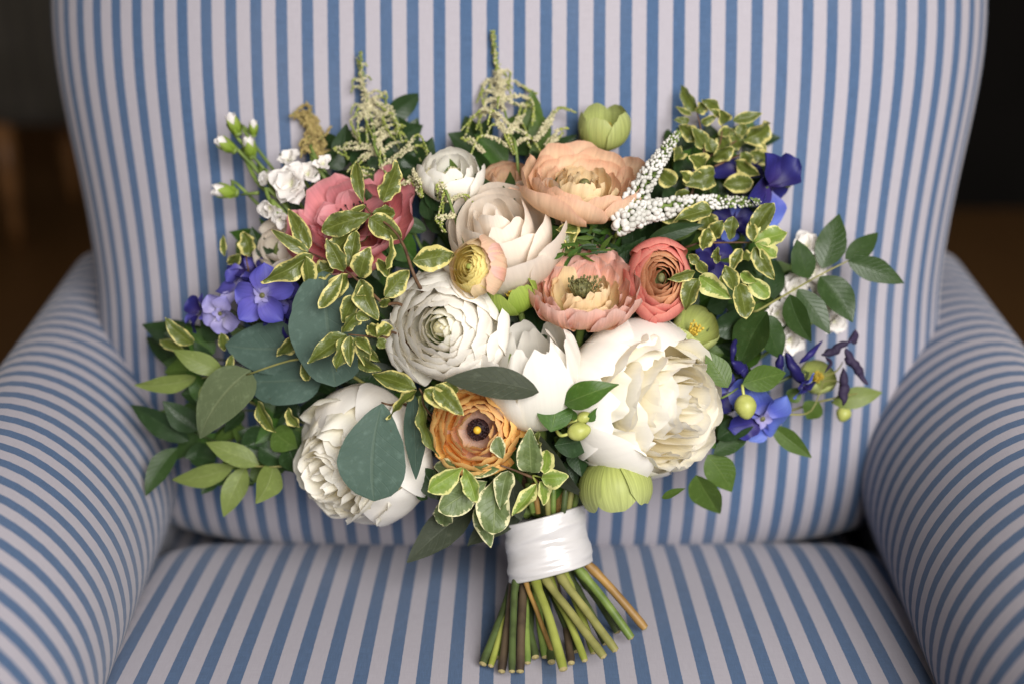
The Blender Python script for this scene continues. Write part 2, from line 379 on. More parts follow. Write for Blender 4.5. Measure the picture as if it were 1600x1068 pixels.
# ---------------------------------------------------------------- bouquet
def seat_hit(px, py):
    d0 = P(px, py, 1) - CAM
    for i in range(700, 1100):
        p = CAM + d0*(i/1000)
        if p.z < np.interp(-p.y, [-.004, .03, .10, .20, .30], [.446, .457, .466, .474, .478])+.006: return i/1000
    return 1.08
base = P(880, 1035, .90)
bouquet = bpy.data.objects.new('bouquet', None); col.objects.link(bouquet); bouquet.location = base; PW[bouquet] = Matrix.Translation(base)
tag(bouquet, 'hand-tied bouquet of white, peach and coral flowers with mixed greenery, stems in white ribbon', 'bouquet')
BT = P(849, 803, .915); BB = P(862, 893, .912)
def dome(px, py):
    r = ((px-790)/580)**2 + ((py-520)/430)**2
    return .862 + .095*min(.88, r)
def lmesh(name, L, W, mat, prof='ellipse', fold=.15, bend=.1, wav=0.0, cup=0.0, seed=0, nu=7, nv=11, wf=3, side=0.0, notch=0.0, twist=0.0):
    """a thin leaf or petal blade lying along +Y with its face to +Z"""
    rr = random.Random(seed); ph = rr.uniform(0, 6.28); ph2 = rr.uniform(0, 6.28); V = []; UV = []
    for j in range(nv):
        v = j/(nv-1)
        if prof == 'ellipse': hw = math.sin(math.pi*v**.85)**.85 * (1-.15*v)
        elif prof == 'lance': hw = math.sin(math.pi*v**.72)**1.05
        elif prof == 'round': hw = (max(0, 1-(2*v-1)**2))**.5
        elif prof == 'obovate': hw = (max(0, math.sin(math.pi*v**1.35)))**.62
        elif prof == 'blunt': hw = (max(0, math.sin(math.pi*v**1.25)))**.5*(.72+.28*v)
        elif prof == 'ovate': hw = (max(0, math.sin(math.pi*v**.68)))**.72
        elif prof == 'petal': hw = .22*(1-v)+.95*(max(0, math.sin(math.pi*(v**1.5)*.93)))**.6 if v < 1 else .40
        elif prof == 'strap': hw = .35+.65*min(1, v*1.4) if v < .8 else 1-.55*((v-.8)/.2)**2
        hw0 = max(hw, .03)*W/2
        for i in range(nu):
            u = -1+2*i/(nu-1)
            hw = hw0*(1+.09*noise.noise(Vector((v*3.5, seed*1.7, u*.4)))+.04*noise.noise(Vector((v*11, seed*2.3, 4+u))))
            x = u*hw; y = v*L
            if notch and v > .7: y -= notch*L*(1-abs(u))**2*(v-.7)/.3 - notch*.4*L*math.sin(u*7+ph)*((v-.7)/.3)
            z = fold*abs(u)*hw + cup*(u*u)*hw + bend*L*(4*v*(1-v)) if bend >= 0 else fold*abs(u)*hw + cup*u*u*hw + bend*L*v*v
            z += wav*W*(abs(u)**1.6)*math.sin(v*wf*6.28+ph+(0 if u < 0 else 1.7)) + .25*wav*W*math.sin(v*9+ph2)
            x += side*L*4*v*(1-v)
            if twist: ca, sa = math.cos(twist*(v-.2)), math.sin(twist*(v-.2)); z0 = z - fold*0; x, z = x*ca - 0*sa, z + x*sa
            V.append((x, y, z)); UV.append(((u+1)/2, v))
    return mesh(name, V, grid_faces(nu, nv), mat, UV)
def frame(b, Y, nrm, roll=0.0):
    Y = Y.normalized(); Z = (nrm - Y*nrm.dot(Y)).normalized(); Z = Matrix.Rotation(roll, 3, Y) @ Z
    X = Y.cross(Z)
    return Matrix(((X.x, Y.x, Z.x, b.x), (X.y, Y.y, Z.y, b.y), (X.z, Y.z, Z.z, b.z), (0, 0, 0, 1)))
SEED = [0]
PROF = {'eucalyptus': ('ovate', .05, .05, .02), 'eucalyptus_olive': ('ovate', .05, .05, .02), 'eucalyptus_dark': ('ellipse', .12, .06, .015),
        'ruscus': ('ellipse', .22, -.10, .012), 'dark_leaf': ('ellipse', .25, -.12, .012), 'mid_leaf': ('ellipse', .18, -.12, .012),
        'light_leaf': ('ellipse', .14, .08, .015), 'hellebore_leaf': ('lance', .25, -.1, .02),
        'variegated': ('ellipse', .40, -.18, .12), 'variegated_bright': ('ellipse', .36, -.18, .11), 'variegated_grey': ('ellipse', .28, -.16, .11)}
def leaf(par, b, t, w_, kind, d=0.0, tilt=None, roll=None, prof=None, bend=None, side=0.0):
    SEED[0] += 1; s = SEED[0]; rr = random.Random(s*13+5)
    db = dome((b[0]+t[0])/2, (b[1]+t[1])/2) + d
    tilt = rr.uniform(-.012, .012) if tilt is None else tilt
    roll = rr.uniform(-.55, .55) if roll is None else R_(roll)
    pb = P(b[0], b[1], db); pt = P(t[0], t[1], db+tilt)
    if kind.startswith('var'): pt = pb.lerp(pt, rr.uniform(1.0, 1.2))
    L = (pt-pb).length; W = w_*db/FPX/max(.35, math.cos(roll))*(1.2 if kind.startswith('var') else 1.14)
    pf, fo, be, wv = PROF[kind]
    be = be if bend is None else bend
    if prof is None and kind.startswith('var'): prof = rr.choice(['ellipse', 'ellipse', 'obovate', 'ovate'])
    M = frame(pb, pt-pb, (CAM-pb).normalized(), roll)
    big = L > .035
    me = lmesh('leaf', L, W, MAT[kind], prof or pf, fo*rr.uniform(.6, 1.3), be*(rr.uniform(-.6, 1.9) if kind.startswith('var') else rr.uniform(.6, 1.4)), wv*rr.uniform(.6, 1.4), seed=s, nu=9 if big else 7, nv=17 if big else 13, wf=rr.uniform(1.6, 3.0), side=side or rr.uniform(-.05, .05), twist=rr.uniform(-.9, .9) if kind.startswith('var') else rr.uniform(-.35, .35))
    return obj('leaf', me, par, M)
def sprig(name, pts, rad, mat='twig', d=0.0, label=None, extra=(), to_bind=True):
    """woody stem along photo points (tip last); runs on down into the ribbon"""
    w3 = [P(p[0], p[1], dome(p[0], p[1]) + d + (p[2] if len(p) > 2 else 0)) for p in pts]
    path = list(w3)
    if to_bind:
        mid = w3[0].lerp(BT, .5) + FWD*.05
        path[0] = path[0] + FWD*.028
        path = [BT, mid] + path
    sp = smooth_path(path, 5); n = len(sp)
    parts = [tube(sp, [rad*(1.25-.8*i/(n-1)) for i in range(n)], 6)]
    for e in extra:
        q = smooth_path([P(p[0], p[1], dome(p[0], p[1]) + d + (p[2] if len(p) > 2 else 0)) for p in e], 4)
        parts.append(tube(q, [rad*(.75-.4*i/(len(q)-1)) for i in range(len(q))], 5))
    V, F = merge(parts); V = [v-w3[0] for v in V]
    o = obj(name, mesh(name, V, F, MAT[mat]), bouquet, Matrix.Translation(w3[0]))
    if label: o['label'] = label
    return o
def view(ox, oy, s):
    return lambda x, y: (ox+x/s, oy+y/s)
vA = view(180, 340, 3.56); vB = view(320, 60, 3.56); vC = view(640, 40, 3.56); vD = view(920, 120, 3.56); vE = view(420, 280, 3.56)
vF = view(740, 340, 3.56); vG = view(1040, 320, 3.56); vH = view(1040, 500, 3.3375); vI = view(180, 540, 3.56); vJ = view(420, 560, 3.3375)
vK = view(740, 560, 3.56); vL = view(640, 740, 3.255)
SC = {vA: 3.56, vB: 3.56, vC: 3.56, vD: 3.56, vE: 3.56, vF: 3.56, vG: 3.56, vH: 3.3375, vI: 3.56, vJ: 3.3375, vK: 3.56, vL: 3.255}
def leaves(par, vw, kind, rows, d=0.0):
    for r in rows:
        kw = r[5] if len(r) > 5 else {}
        k = kw.pop('kind', kind) if kw else kind
        dd = kw.pop('d', d) if kw else d
        leaf(par, vw(r[0], r[1]), vw(r[2], r[3]), r[4]/SC[vw], k, dd, **kw)
# --- flowers
def flower(name, label, px, py, R, face, d=0.0, stem='stem_green', srad=.003, core=.45, cz_=-.35, depth=None):
    dd = depth if depth is not None else dome(px, py) + d
    c = P(px, py, dd); z = camdir(face)
    x = UP.cross(z); x = x.normalized() if x.length > .1 else RT
    y = z.cross(x)
    M = Matrix(((x.x, y.x, z.x, c.x), (x.y, y.y, z.y, c.y), (x.z, y.z, z.z, c.z), (0, 0, 0, 1))) @ Matrix.Scale(1.08, 4)
    Mi = M.inverted()
    p0 = Vector((0, 0, cz_*R)); bt = Mi @ (BT + Vector((random.uniform(-.015, .015), 0, 0)))
    p1 = p0 + Vector((0, 0, -.9*R)); p2 = p1.lerp(bt, .6) + (Mi.to_3x3() @ FWD)*.02
    sp = smooth_path([p0, p1, p2, bt], 5)
    V, F = merge([tube(sp, [srad*(1.2 if i == 0 else 1) for i in range(len(sp))], 7), blob(p0, core*R, 12, 8, 1, 1, .6)])
    o = obj(name, mesh(name, V, F, MAT[stem]), bouquet, M)
    if label: o['label'] = label
    return o
def bez(p, t):
    a = (1-t); return tuple(a*a*a*p[0][k]+3*a*a*t*p[1][k]+3*a*t*t*p[2][k]+t*t*t*p[3][k] for k in (0, 1))
def shell(fl, pr, phi, hw, mat, ruf=0.0, rnd=.16, flat=.35, k=3, nu=11, nv=12, seed=0, notch=0.0, tipcurl=0.0, off=(0, 0, 0), name='petal', lean=0.0, rpow=2.6):
    rr = random.Random(seed*7+3); ph, ph2 = rr.uniform(0, 6.28), rr.uniform(0, 6.28); V = []; UV = []
    Rm = max(p[0] for p in pr)
    for j in range(nv):
        v = j/(nv-1)
        for i in range(nu):
            u = -1+2*i/(nu-1)
            t = v*(1 - rnd*abs(u)**rpow - notch*max(0, 1-abs(u)*3)**2 + .35*notch*math.sin(u*9+ph))
            t *= 1 - .06*(.5+noise.noise(Vector((u*2.2, seed*1.31, 0)))) - .022*noise.noise(Vector((u*7, seed*.77, 3)))
            r, z = bez(pr, t)
            a = phi + u*hw*(1-.25*t*abs(u)) + lean*t
            r = r/max(.4, math.cos(u*hw*flat))
            e = t*t*(.35+.65*abs(u))
            rf = ruf*e*(math.sin(k*u*3.14+ph) + .5*math.sin(k*2.1*u*3.14+ph2))
            r += rf; z += .6*ruf*e*math.cos(k*u*3.14+ph2) + tipcurl*abs(u)**3*t*Rm
            V.append((off[0]+r*math.cos(a), off[1]+r*math.sin(a), off[2]+z)); UV.append(((u+1)/2, v))
    return obj(name, mesh(name, V, grid_faces(nu, nv), MAT[mat], UV), fl)
GA = 2.39996
def layered(fl, R, n, rin, zb, zin, zout, tin, tout, hwin, hwout, mats, ruf=.0, seed=0, fpow=.75, zpow=1.5, bulge=1.2, rnd=.16, notch=0.0, jit=.06, k=3, tipcurl=0.0, phi0=0.0, tpow=1.0, bout=None, rpow=2.6):
    rr = random.Random(seed)
    for i in range(n):
        f = (i+.5)/n; rt = R*(rin+(1-rin)*f**fpow)*rr.uniform(1-jit, 1+jit)
        zt = R*(zin+(zout-zin)*f**zpow)*1.0 + R*rr.uniform(-jit, jit)*.6
        tp = tin+(tout-tin)*f**tpow
        zb_ = zb*R
        bu = bulge if bout is None else bulge+(bout-bulge)*f
        pr = ((.04*R, zb_), (rt*bu*.95, zb_+.02*R), (rt*bu, zb_+(zt-zb_)*.7), (rt*tp, zt))
        hw = (hwin+(hwout-hwin)*f)*rr.uniform(.85, 1.15)
        mat = mats[min(len(mats)-1, int(f*len(mats)))] if isinstance(mats, list) else mats
        shell(fl, pr, phi0+i*GA+rr.uniform(-.15, .15), hw, mat, ruf*R*(.4+.6*f), rnd, seed=seed*100+i, notch=notch, k=k, tipcurl=tipcurl, lean=rr.uniform(-.12, .12), rpow=rpow)
def free_petal(fl, o, dr, nrm, L, W, mat, prof='petal', fold=.0, bend=.1, cup=.3, wav=.04, seed=0, wf=2, notch=0.0, roll=0.0, name='petal', nu=9, nv=10):
    M = frame(Vector(o), Vector(dr), Vector(nrm), roll)
    ob = obj(name, lmesh(name, L, W, MAT[mat], prof, fold, bend, wav, cup, seed, nu, nv, wf, notch=notch), fl)
    ob.matrix_basis = M; return ob
def mpx(px, d=.88): return px*d/FPX
def centre(fl, name, mat, r, z, sz=1.0, xy=(0, 0)):
    V, F = blob((xy[0], xy[1], z), r, 12, 8, 1, 1, sz); return obj(name, mesh(name, V, F, MAT[mat]), fl)
def stamens(fl, n, r, z, L, mat, seed, name='stamens'):
    rr = random.Random(seed); parts = []
    for i in range(n):
        a = rr.uniform(0, 6.28); q = r*math.sqrt(rr.random()); b = Vector((.4*q*math.cos(a), .4*q*math.sin(a), z)); t = Vector((q*math.cos(a), q*math.sin(a), z+L*rr.uniform(.7, 1.1)))
        parts.append(tube([b, t], [.0003, .0003], 4)); parts.append(blob(t, .0008, 5, 4, 1, 1, 1.5))
    V, F = merge(parts); o = obj(name, mesh(name, V, F, MAT[mat]), fl); o['kind'] = 'stuff'; return o
def peony(label, px, py, R, face, d, seed, nin=46, guards=8, open_=0.0, gphi=0.0):
    rr = random.Random(seed)
    fl = flower('peony', label, px, py, R, face, d, srad=.0038, core=.4, cz_=-.55)
    for i in range(guards):                         # outer guard petals, cupped
        a = gphi + i*6.283/guards + rr.uniform(-.15, .15); q = rr.uniform(.96, 1.04); tp = rr.uniform(.62, .84)+open_
        pr = ((.05*R, -.78*R), (1.05*R*q, -.92*R), (1.38*R*q, .0*R), (tp*R*q, rr.uniform(.30, .55)*R))
        shell(fl, pr, a, rr.uniform(.70, .88), 'peony_guard', .03*R, .36, seed=seed*50+i, k=1.5, nu=19, nv=18, notch=rr.choice([0, .02, .035]), lean=rr.uniform(-.1, .1))
    for i in range(7):                               # second row, taller and ruffled
        a = gphi+.4+i*.898+rr.uniform(-.2, .2); q = rr.uniform(.80, .92)
        pr = ((.05*R, -.6*R), (.9*R*q, -.7*R), (1.2*R*q, .1*R), (rr.uniform(.6, .85)*R*q, rr.uniform(.5, .75)*R))
        shell(fl, pr, a, rr.uniform(.50, .68), 'peony_petal', .05*R, .34, seed=seed*50+20+i, k=2.2, nu=19, nv=14, notch=.04)
    for i in range(nin):                             # ruffled heart
        f = (i+.5)/nin; a = i*GA+rr.uniform(-.4, .4); rho = R*(.06+.80*f**.62)*rr.uniform(.9, 1.08)
        zt = .92*R*math.sqrt(max(.05, 1-(rho/R)**2*.95))*rr.uniform(.88, 1.08)
        tp = rr.uniform(.72, 1.12)
        pr = ((.03*R, -.5*R), (rho*rr.uniform(.7, 1.1), -.35*R), (rho*rr.uniform(.9, 1.2), zt*.55), (rho*tp, zt))
        hw = min(1.3, rr.uniform(.34, .56)*R/max(rho, .15*R)+.14)
        shell(fl, pr, a, hw, 'peony_petal', R*rr.uniform(.03, .07), rr.uniform(.22, .38), flat=rr.uniform(-.2, .6), k=rr.uniform(1.2, 2.6), nu=15, nv=12, seed=seed*1000+i, notch=rr.choice([0, 0, .02]), off=(rr.uniform(-.07, .07)*R, rr.uniform(-.07, .07)*R, 0), lean=rr.uniform(-.35, .35), rpow=3)
    return fl

peony('large white peony with ruffled cream heart, above the green hellebore', 1012, 628, mpx(118, .87), (.60, -.06, .80), .012, 11)
peony('white peony half covered by a round eucalyptus leaf', 562, 716, mpx(100, .9), (-.62, -.34, .7), .014, 23, nin=42)
fl = flower('white_ranunculus', 'round white ranunculus with many tight overlapping petals', 694, 512, mpx(96, .865), (-.16, -.02, 1), -.004, core=.4)
layered(fl, mpx(96, .865), 62, .06, -.62, .50, -.16, .35, .84, 1.15, .44, ['white_heart', 'white_petal', 'white_petal', 'white_petal', 'white_petal'], .035, 3, .75, 1.6, 1.16, .30, 0, k=1.6, tpow=.5, rpow=3.0, jit=.07)
centre(fl, 'heart', 'bud_cream', .12*mpx(96, .865), .22*mpx(96, .865), 1.2)
fl = flower('white_tulip', 'white cup-shaped flower with tall smooth petals between ranunculus and peony', 836, 592, mpx(70, .875), (-.10, .86, .5), .014, core=.35, cz_=-.7)
R = mpx(70, .875)
for i, (a, q, tp, h, hw) in enumerate([(-1.15, 1.06, .78, 1.30, .72), (-2.35, 1.08, .90, .95, .80), (-.1, 1.0, .70, 1.2, .8), (1.0, 1.0, .62, 1.15, .8), (2.1, 1.0, .66, 1.15, .8), (3.2, 1.04, .80, 1.1, .8), (-1.8, .90, .55, 1.12, .7), (-.6, .88, .55, 1.2, .7), (.5, .8, .45, 1.05, .8), (1.7, .8, .45, 1.05, .8), (2.8, .85, .5, 1.1, .8)]):
    shell(fl, ((.05*R, -1.05*R), (1.0*R*q, -1.05*R), (1.25*R*q, .1*R), (tp*R*q, h*R)), a, hw, 'white_petal', .05*R, .34, seed=900+i, k=1.6, nu=19, nv=18, notch=.02 if i == 0 else 0, rpow=2.8)
fl = flower('orange_ranunculus', 'golden orange ranunculus with dark centre beside variegated leaves', 746, 671, mpx(68, .88), (-.04, .02, 1), -.012, core=.12, cz_=-.5)
R = mpx(68, .88)
layered(fl, R, 46, .34, -.55, .36, -.06, .78, .88, .70, .60, ['orange_heart', 'orange_heart', 'orange_petal', 'orange_petal', 'orange_petal'], .05, 4, .8, 1.5, 1.18, .30, 0, jit=.09, k=1.8, rpow=3.0)
stamens(fl, 60, .22*R, -.25*R, .28*R, 'dark_heart', 4); centre(fl, 'pistil', 'pistil', .085*R, .08*R, 1.1); centre(fl, 'heart', 'dark_heart', .24*R, -.22*R, .6)
fl = flower('blush_ranunculus', 'blush and apricot open ranunculus bowl with dark olive centre', 911, 452, mpx(84, .88), (.04, .74, .64), .004, core=.15, cz_=-.5)
R = mpx(84, .88)
layered(fl, R, 46, .42, -.52, .02, .30, 1.0, 1.02, .45, .48, ['peach_heart', 'blush_petal', 'blush_petal', 'blush_petal'], .07, 5, .8, 1.2, 1.08, .36, .0, jit=.09, k=2)
for i in range(8):
    a = -2.3+i*.36; q = random.uniform(.34, .48); shell(fl, ((.05*R, -.5*R), (q*R, -.5*R), (q*1.15*R, -.1*R), (q*R*random.uniform(.8, 1.1), R*random.uniform(.10, .24))), a, .72, 'peach_heart', .05*R, .3, seed=820+i, rpow=3)
centre(fl, 'heart', 'olive_heart', .20*R, -.06*R, .8, (-.02*R, .1*R)); stamens(fl, 50, .3*R, -.2*R, .35*R, 'olive_heart', 8)
fl = flower('coral_ranunculus', 'closed coral pink ranunculus with tan spiral heart beside variegated leaves', 1031, 436, mpx(58, .885), (0.0, .03, 1), .004, core=.4)
R = mpx(58, .885); fl.scale = (.93, 1.17, 1.08)
layered(fl, R, 34, .14, -.75, .50, .34, .62, .78, 1.35, .95, ['coral_heart', 'coral_heart', 'coral_heart', 'coral_petal', 'coral_petal'], .012, 6, .8, 2.2, 1.22, .08, 0, jit=.02, k=2)
centre(fl, 'heart', 'olive_heart', .11*R, .38*R, .6)
fl = flower('yellow_ranunculus', 'half-open yellow ranunculus with one peach outer side, above white ranunculus', 741, 419, mpx(41, .865), (-.5, .12, .85), -.022, core=.4)
R = mpx(41, .875)
layered(fl, R, 36, .14, -.75, .45, .30, .6, .78, 1.3, .9, ['yellow_heart', 'yellow_heart', 'yellow_heart', 'yellow_heart', 'peach_heart'], .015, 7, .8, 2.2, 1.22, .08, 0, jit=.02, k=2)
for i in range(3):
    shell(fl, ((.05*R, -.8*R), (1.2*R, -.85*R), (1.42*R, .1*R), (.86*R, .55*R)), -.3+i*.5, .7, 'blush_petal' if i == 1 else 'peach_petal', .01*R, .15, seed=77+i, nu=13, nv=14)
centre(fl, 'heart', 'bud_lime', .1*R, .36*R, .6)
fl = flower('peach_ranunculus', 'large open peach ranunculus, topmost bloom beside white veronica spikes', 914, 282, mpx(88, .91), (.10, .80, .58), -.002, core=.15, cz_=-.5)
R = mpx(88, .91)
layered(fl, R, 34, .42, -.52, -.02, .26, .98, 1.04, .55, .66, ['peach_heart', 'peach_petal', 'peach_petal', 'peach_petal'], .06, 9, .8, 1.2, 1.1, .34, .0, jit=.09, k=1.8)
for i in range(10):
    a = i*GA; q = .14+.34*(i/10); shell(fl, ((.03*R, -.5*R), (q*R, -.5*R), (q*1.25*R, -.1*R), (q*R*random.uniform(.75, 1.0), R*random.uniform(.02, .16))), a, 1.0, 'peach_heart', .06*R, .3, seed=830+i, rpow=3)
centre(fl, 'heart', 'olive_heart', .09*R, -.05*R, .8)
fl = flower('cream_rose', 'cream blush rose with spiral petals above the yellow ranunculus', 780, 366, mpx(90, .90), (-.20, .62, .76), .014, core=.4)
R = mpx(90, .885)
layered(fl, R, 17, .08, -.80, .66, .26, .55, 1.02, 1.6, .95, 'rose_petal', .03, 10, .85, 1.3, 1.14, .22, 0, jit=.03, k=1.2, tpow=.6, rpow=3.4)
for i, a in enumerate((-1.15, -.35, -2.0, .5)):
    shell(fl, ((.05*R, -1.0*R), (1.0*R, -1.0*R), (1.16*R, .1*R), (1.16*R, .42*R)), a, .72, 'rose_petal', .03*R, .24, seed=300+i, nu=17, nv=14, k=1.2, tipcurl=.05, rpow=3)
fl = flower('pink_ranunculus', 'dusky pink open bloom with dark centre behind variegated sprig', 550, 342, mpx(90, .91), (-.22, .52, .80), .008, core=.15, cz_=-.45)
R = mpx(90, .91)
layered(fl, R, 26, .36, -.45, .05, .12, 1.0, 1.08, .55, .58, 'pink_petal', .08, 12, .8, 1.2, 1.1, .34, .0, jit=.1, k=1.8)
for i in range(9):
    a = 2.0+i*GA*.5; free_petal(fl, (.1*R*math.cos(a), .1*R*math.sin(a), -.25*R), (math.cos(a)*.7, math.sin(a)*.7, .7), (-math.cos(a), -math.sin(a), .5), R*.55, R*.4, 'pink_petal', 'petal', 0, -.2, .4, .05, 860+i)
centre(fl, 'heart', 'dark_heart', .2*R, -.08*R, .7); stamens(fl, 50, .3*R, -.2*R, .3*R, 'dark_heart', 18)
fl = flower('peach_bud', 'peach bloom half hidden behind the cream rose', 796, 284, mpx(44, .94), (-.1, .75, .65), .034, core=.4)
layered(fl, mpx(46, .94), 16, .3, -.6, .4, .2, .7, .9, .9, .7, 'peach_petal', .03, 13)
fl = flower('white_bloom', 'white bloom seen from behind, between dark leaves and the cream rose', 704, 276, mpx(48, .94), (.1, .7, .7), .018, core=.4)
layered(fl, mpx(48, .94), 14, .3, -.6, .6, .5, .7, .9, .9, .7, 'white_petal', .03, 14)
fl = flower('pale_bloom', 'pale blush bloom in the shade behind the pink bloom', 432, 385, mpx(42, .96), (-.5, .3, .8), .02, core=.4)
layered(fl, mpx(42, .96), 16, .3, -.6, .3, .2, .7, 1, .8, .6, 'rose_petal', .03, 15)

def hellebore(label, px, py, R, face, d, seed, mat='hellebore', tp=.72, h=.55):
    fl = flower('hellebore', label, px, py, R, face, d, 'stem_green', .002, .28, -.7)
    rr = random.Random(seed)
    for i in range(5):
        a = i*1.2566+rr.uniform(-.1, .1)+seed; q = 1.0 if i % 2 else .94
        shell(fl, ((.03*R, -.85*R), (1.05*R*q, -.9*R), (1.25*R*q, .1*R), (tp*R*q, h*R)), a, .98, mat, .04*R, .30, seed=seed*9+i, nu=15, nv=14, k=1.4)
    stamens(fl, 30, .3*R, -.6*R, .7*R, 'stamen_yellow', seed)
    return fl
hellebore('nodding lime green hellebore bell beneath the large white peony', 962, 762, mpx(52, .885), (.16, -.97, -.05), -.014, 1, tp=.80, h=.55)
hellebore('lime green hellebore half open above the peach ranunculus', 944, 200, mpx(36, .95), (-.05, .8, .5), .02, 2, tp=.8, h=.8)
hellebore('bright green hellebore beside the yellow ranunculus', 800, 455, mpx(36, .885), (-.25, .65, .7), .008, 3, 'hellebore_bright', .75, .8)
hellebore('dull green hellebore below the coral ranunculus', 1088, 512, mpx(34, .90), (.3, .5, .7), .02, 4, 'hellebore', .9, .4)
hellebore('yellow-green hellebore behind the blue delphinium', 1278, 588, mpx(26, .95), (.3, .5, .8), .03, 5, 'hellebore', .9, .4)
def bud(name, label, px, py, rx, ry, mat, d, ang=0.0, stem_to=None):
    dd = dome(px, py)+d; c = P(px, py, dd); M = frame(c, (UP*math.cos(ang)-RT*math.sin(ang)), (CAM-c).normalized())
    V, F = blob((0, 0, 0), 1, 14, 10, mpx(rx, dd), mpx(rx, dd), mpx(ry, dd)); V = [Vector((v.x*(1-.25*max(0, v.z/mpx(ry, dd))), v.z, v.y)) for v in V]
    F = [tuple(reversed(f)) for f in F]
    if stem_to:
        q = M.inverted() @ P(stem_to[0], stem_to[1], dd+.012); V, F = merge([(V, F), tube(smooth_path([Vector((0, -mpx(ry, dd)*.8, 0)), Vector((0, -mpx(ry, dd)*1.6, -.002)), q], 4), [.0011]*9, 6)])
    o = obj(name, mesh(name, V, F, MAT[mat]), bouquet, M); o['label'] = label; return o
bud('flower_bud', 'round lime hellebore bud beside the large peony, lower of two', 905, 673, 15, 19, 'bud_yellow', -.022, -1.35, (868, 668))
bud('flower_bud', 'small lime hellebore bud above its larger neighbour', 913, 651, 9.5, 12.5, 'bud_yellow', -.016, -1.2, (882, 665))
bud('flower_bud', 'round yellow-green bud under a leaf, right of the large peony', 1165, 635, 17.5, 20, 'bud_yellow', -.012, 3.3, (1160, 600))
bud('flower_bud', 'pale green bud below the blue delphinium tip', 1318, 646, 12, 13, 'bud_yellow', .02, 2.8, (1300, 628))

# --- delphiniums
def delph(label, px, py, R, face, d, seed, mat, mats2=None, bee='bud_white', rot=0.0, parent_name='delphinium_floret'):
    fl = flower(parent_name, label, px, py, R, face, d, 'stem_dark', .0012, .12, -.1); rr = random.Random(seed)
    for i in range(5):
        a = rot+i*1.2566+rr.uniform(-.12, .12)
        free_petal(fl, (0, 0, -.05*R), (math.cos(a), math.sin(a), rr.uniform(-.1, .45)), (0, 0, 1), R*rr.uniform(.88, 1.15), R*rr.uniform(.76, 1.0), (mats2 or [mat])[i % len(mats2 or [mat])], 'obovate', .0, rr.uniform(-.22, .12), rr.uniform(.1, .7), rr.uniform(.05, .11), seed*20+i, rr.uniform(1, 2), roll=rr.uniform(-.5, .5), nu=11, nv=13)
    if bee:
        for i in range(4):
            a = rot+.6+i*1.57; free_petal(fl, (0, 0, .0), (math.cos(a)*.8, math.sin(a)*.8, .7), (0, 0, 1), R*.34, R*.26, 'delph_pale', 'obovate', 0, -.3, .5, .05, seed*20+9+i, name='inner_petal')
        centre(fl, 'heart', 'olive_heart', .09*R, .06*R)
    return fl
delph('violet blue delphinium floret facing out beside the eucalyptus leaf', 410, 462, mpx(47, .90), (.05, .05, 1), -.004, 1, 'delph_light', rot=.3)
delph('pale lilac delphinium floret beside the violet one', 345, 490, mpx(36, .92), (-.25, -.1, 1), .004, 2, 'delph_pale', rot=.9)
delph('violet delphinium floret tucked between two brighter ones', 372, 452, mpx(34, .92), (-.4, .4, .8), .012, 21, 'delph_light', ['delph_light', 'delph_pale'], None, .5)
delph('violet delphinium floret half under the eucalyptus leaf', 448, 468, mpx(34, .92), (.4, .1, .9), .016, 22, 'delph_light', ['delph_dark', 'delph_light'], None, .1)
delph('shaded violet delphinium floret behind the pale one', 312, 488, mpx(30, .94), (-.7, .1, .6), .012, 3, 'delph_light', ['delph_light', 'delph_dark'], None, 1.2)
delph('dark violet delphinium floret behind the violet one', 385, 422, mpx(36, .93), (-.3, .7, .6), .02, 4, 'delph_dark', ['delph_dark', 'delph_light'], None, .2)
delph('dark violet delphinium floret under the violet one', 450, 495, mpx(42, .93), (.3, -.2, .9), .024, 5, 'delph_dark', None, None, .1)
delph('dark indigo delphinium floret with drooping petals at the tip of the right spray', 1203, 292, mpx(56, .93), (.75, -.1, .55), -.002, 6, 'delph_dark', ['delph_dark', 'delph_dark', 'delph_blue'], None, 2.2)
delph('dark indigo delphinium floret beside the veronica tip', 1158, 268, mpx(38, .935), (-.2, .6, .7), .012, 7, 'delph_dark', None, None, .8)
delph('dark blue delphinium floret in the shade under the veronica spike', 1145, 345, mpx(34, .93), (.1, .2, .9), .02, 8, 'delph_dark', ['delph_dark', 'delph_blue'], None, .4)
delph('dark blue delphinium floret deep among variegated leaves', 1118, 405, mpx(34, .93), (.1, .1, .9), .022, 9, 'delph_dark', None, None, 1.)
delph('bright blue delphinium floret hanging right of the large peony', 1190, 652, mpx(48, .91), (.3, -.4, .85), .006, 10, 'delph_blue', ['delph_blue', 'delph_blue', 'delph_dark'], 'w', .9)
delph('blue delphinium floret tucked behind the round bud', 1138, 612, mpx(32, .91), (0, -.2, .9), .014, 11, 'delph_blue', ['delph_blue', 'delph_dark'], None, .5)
delph('small violet delphinium floret beside its dark spur', 1256, 602, mpx(24, .93), (.5, -.6, .6), .0, 12, 'delph_dark', ['delph_dark', 'delph_blue'], None, .2)
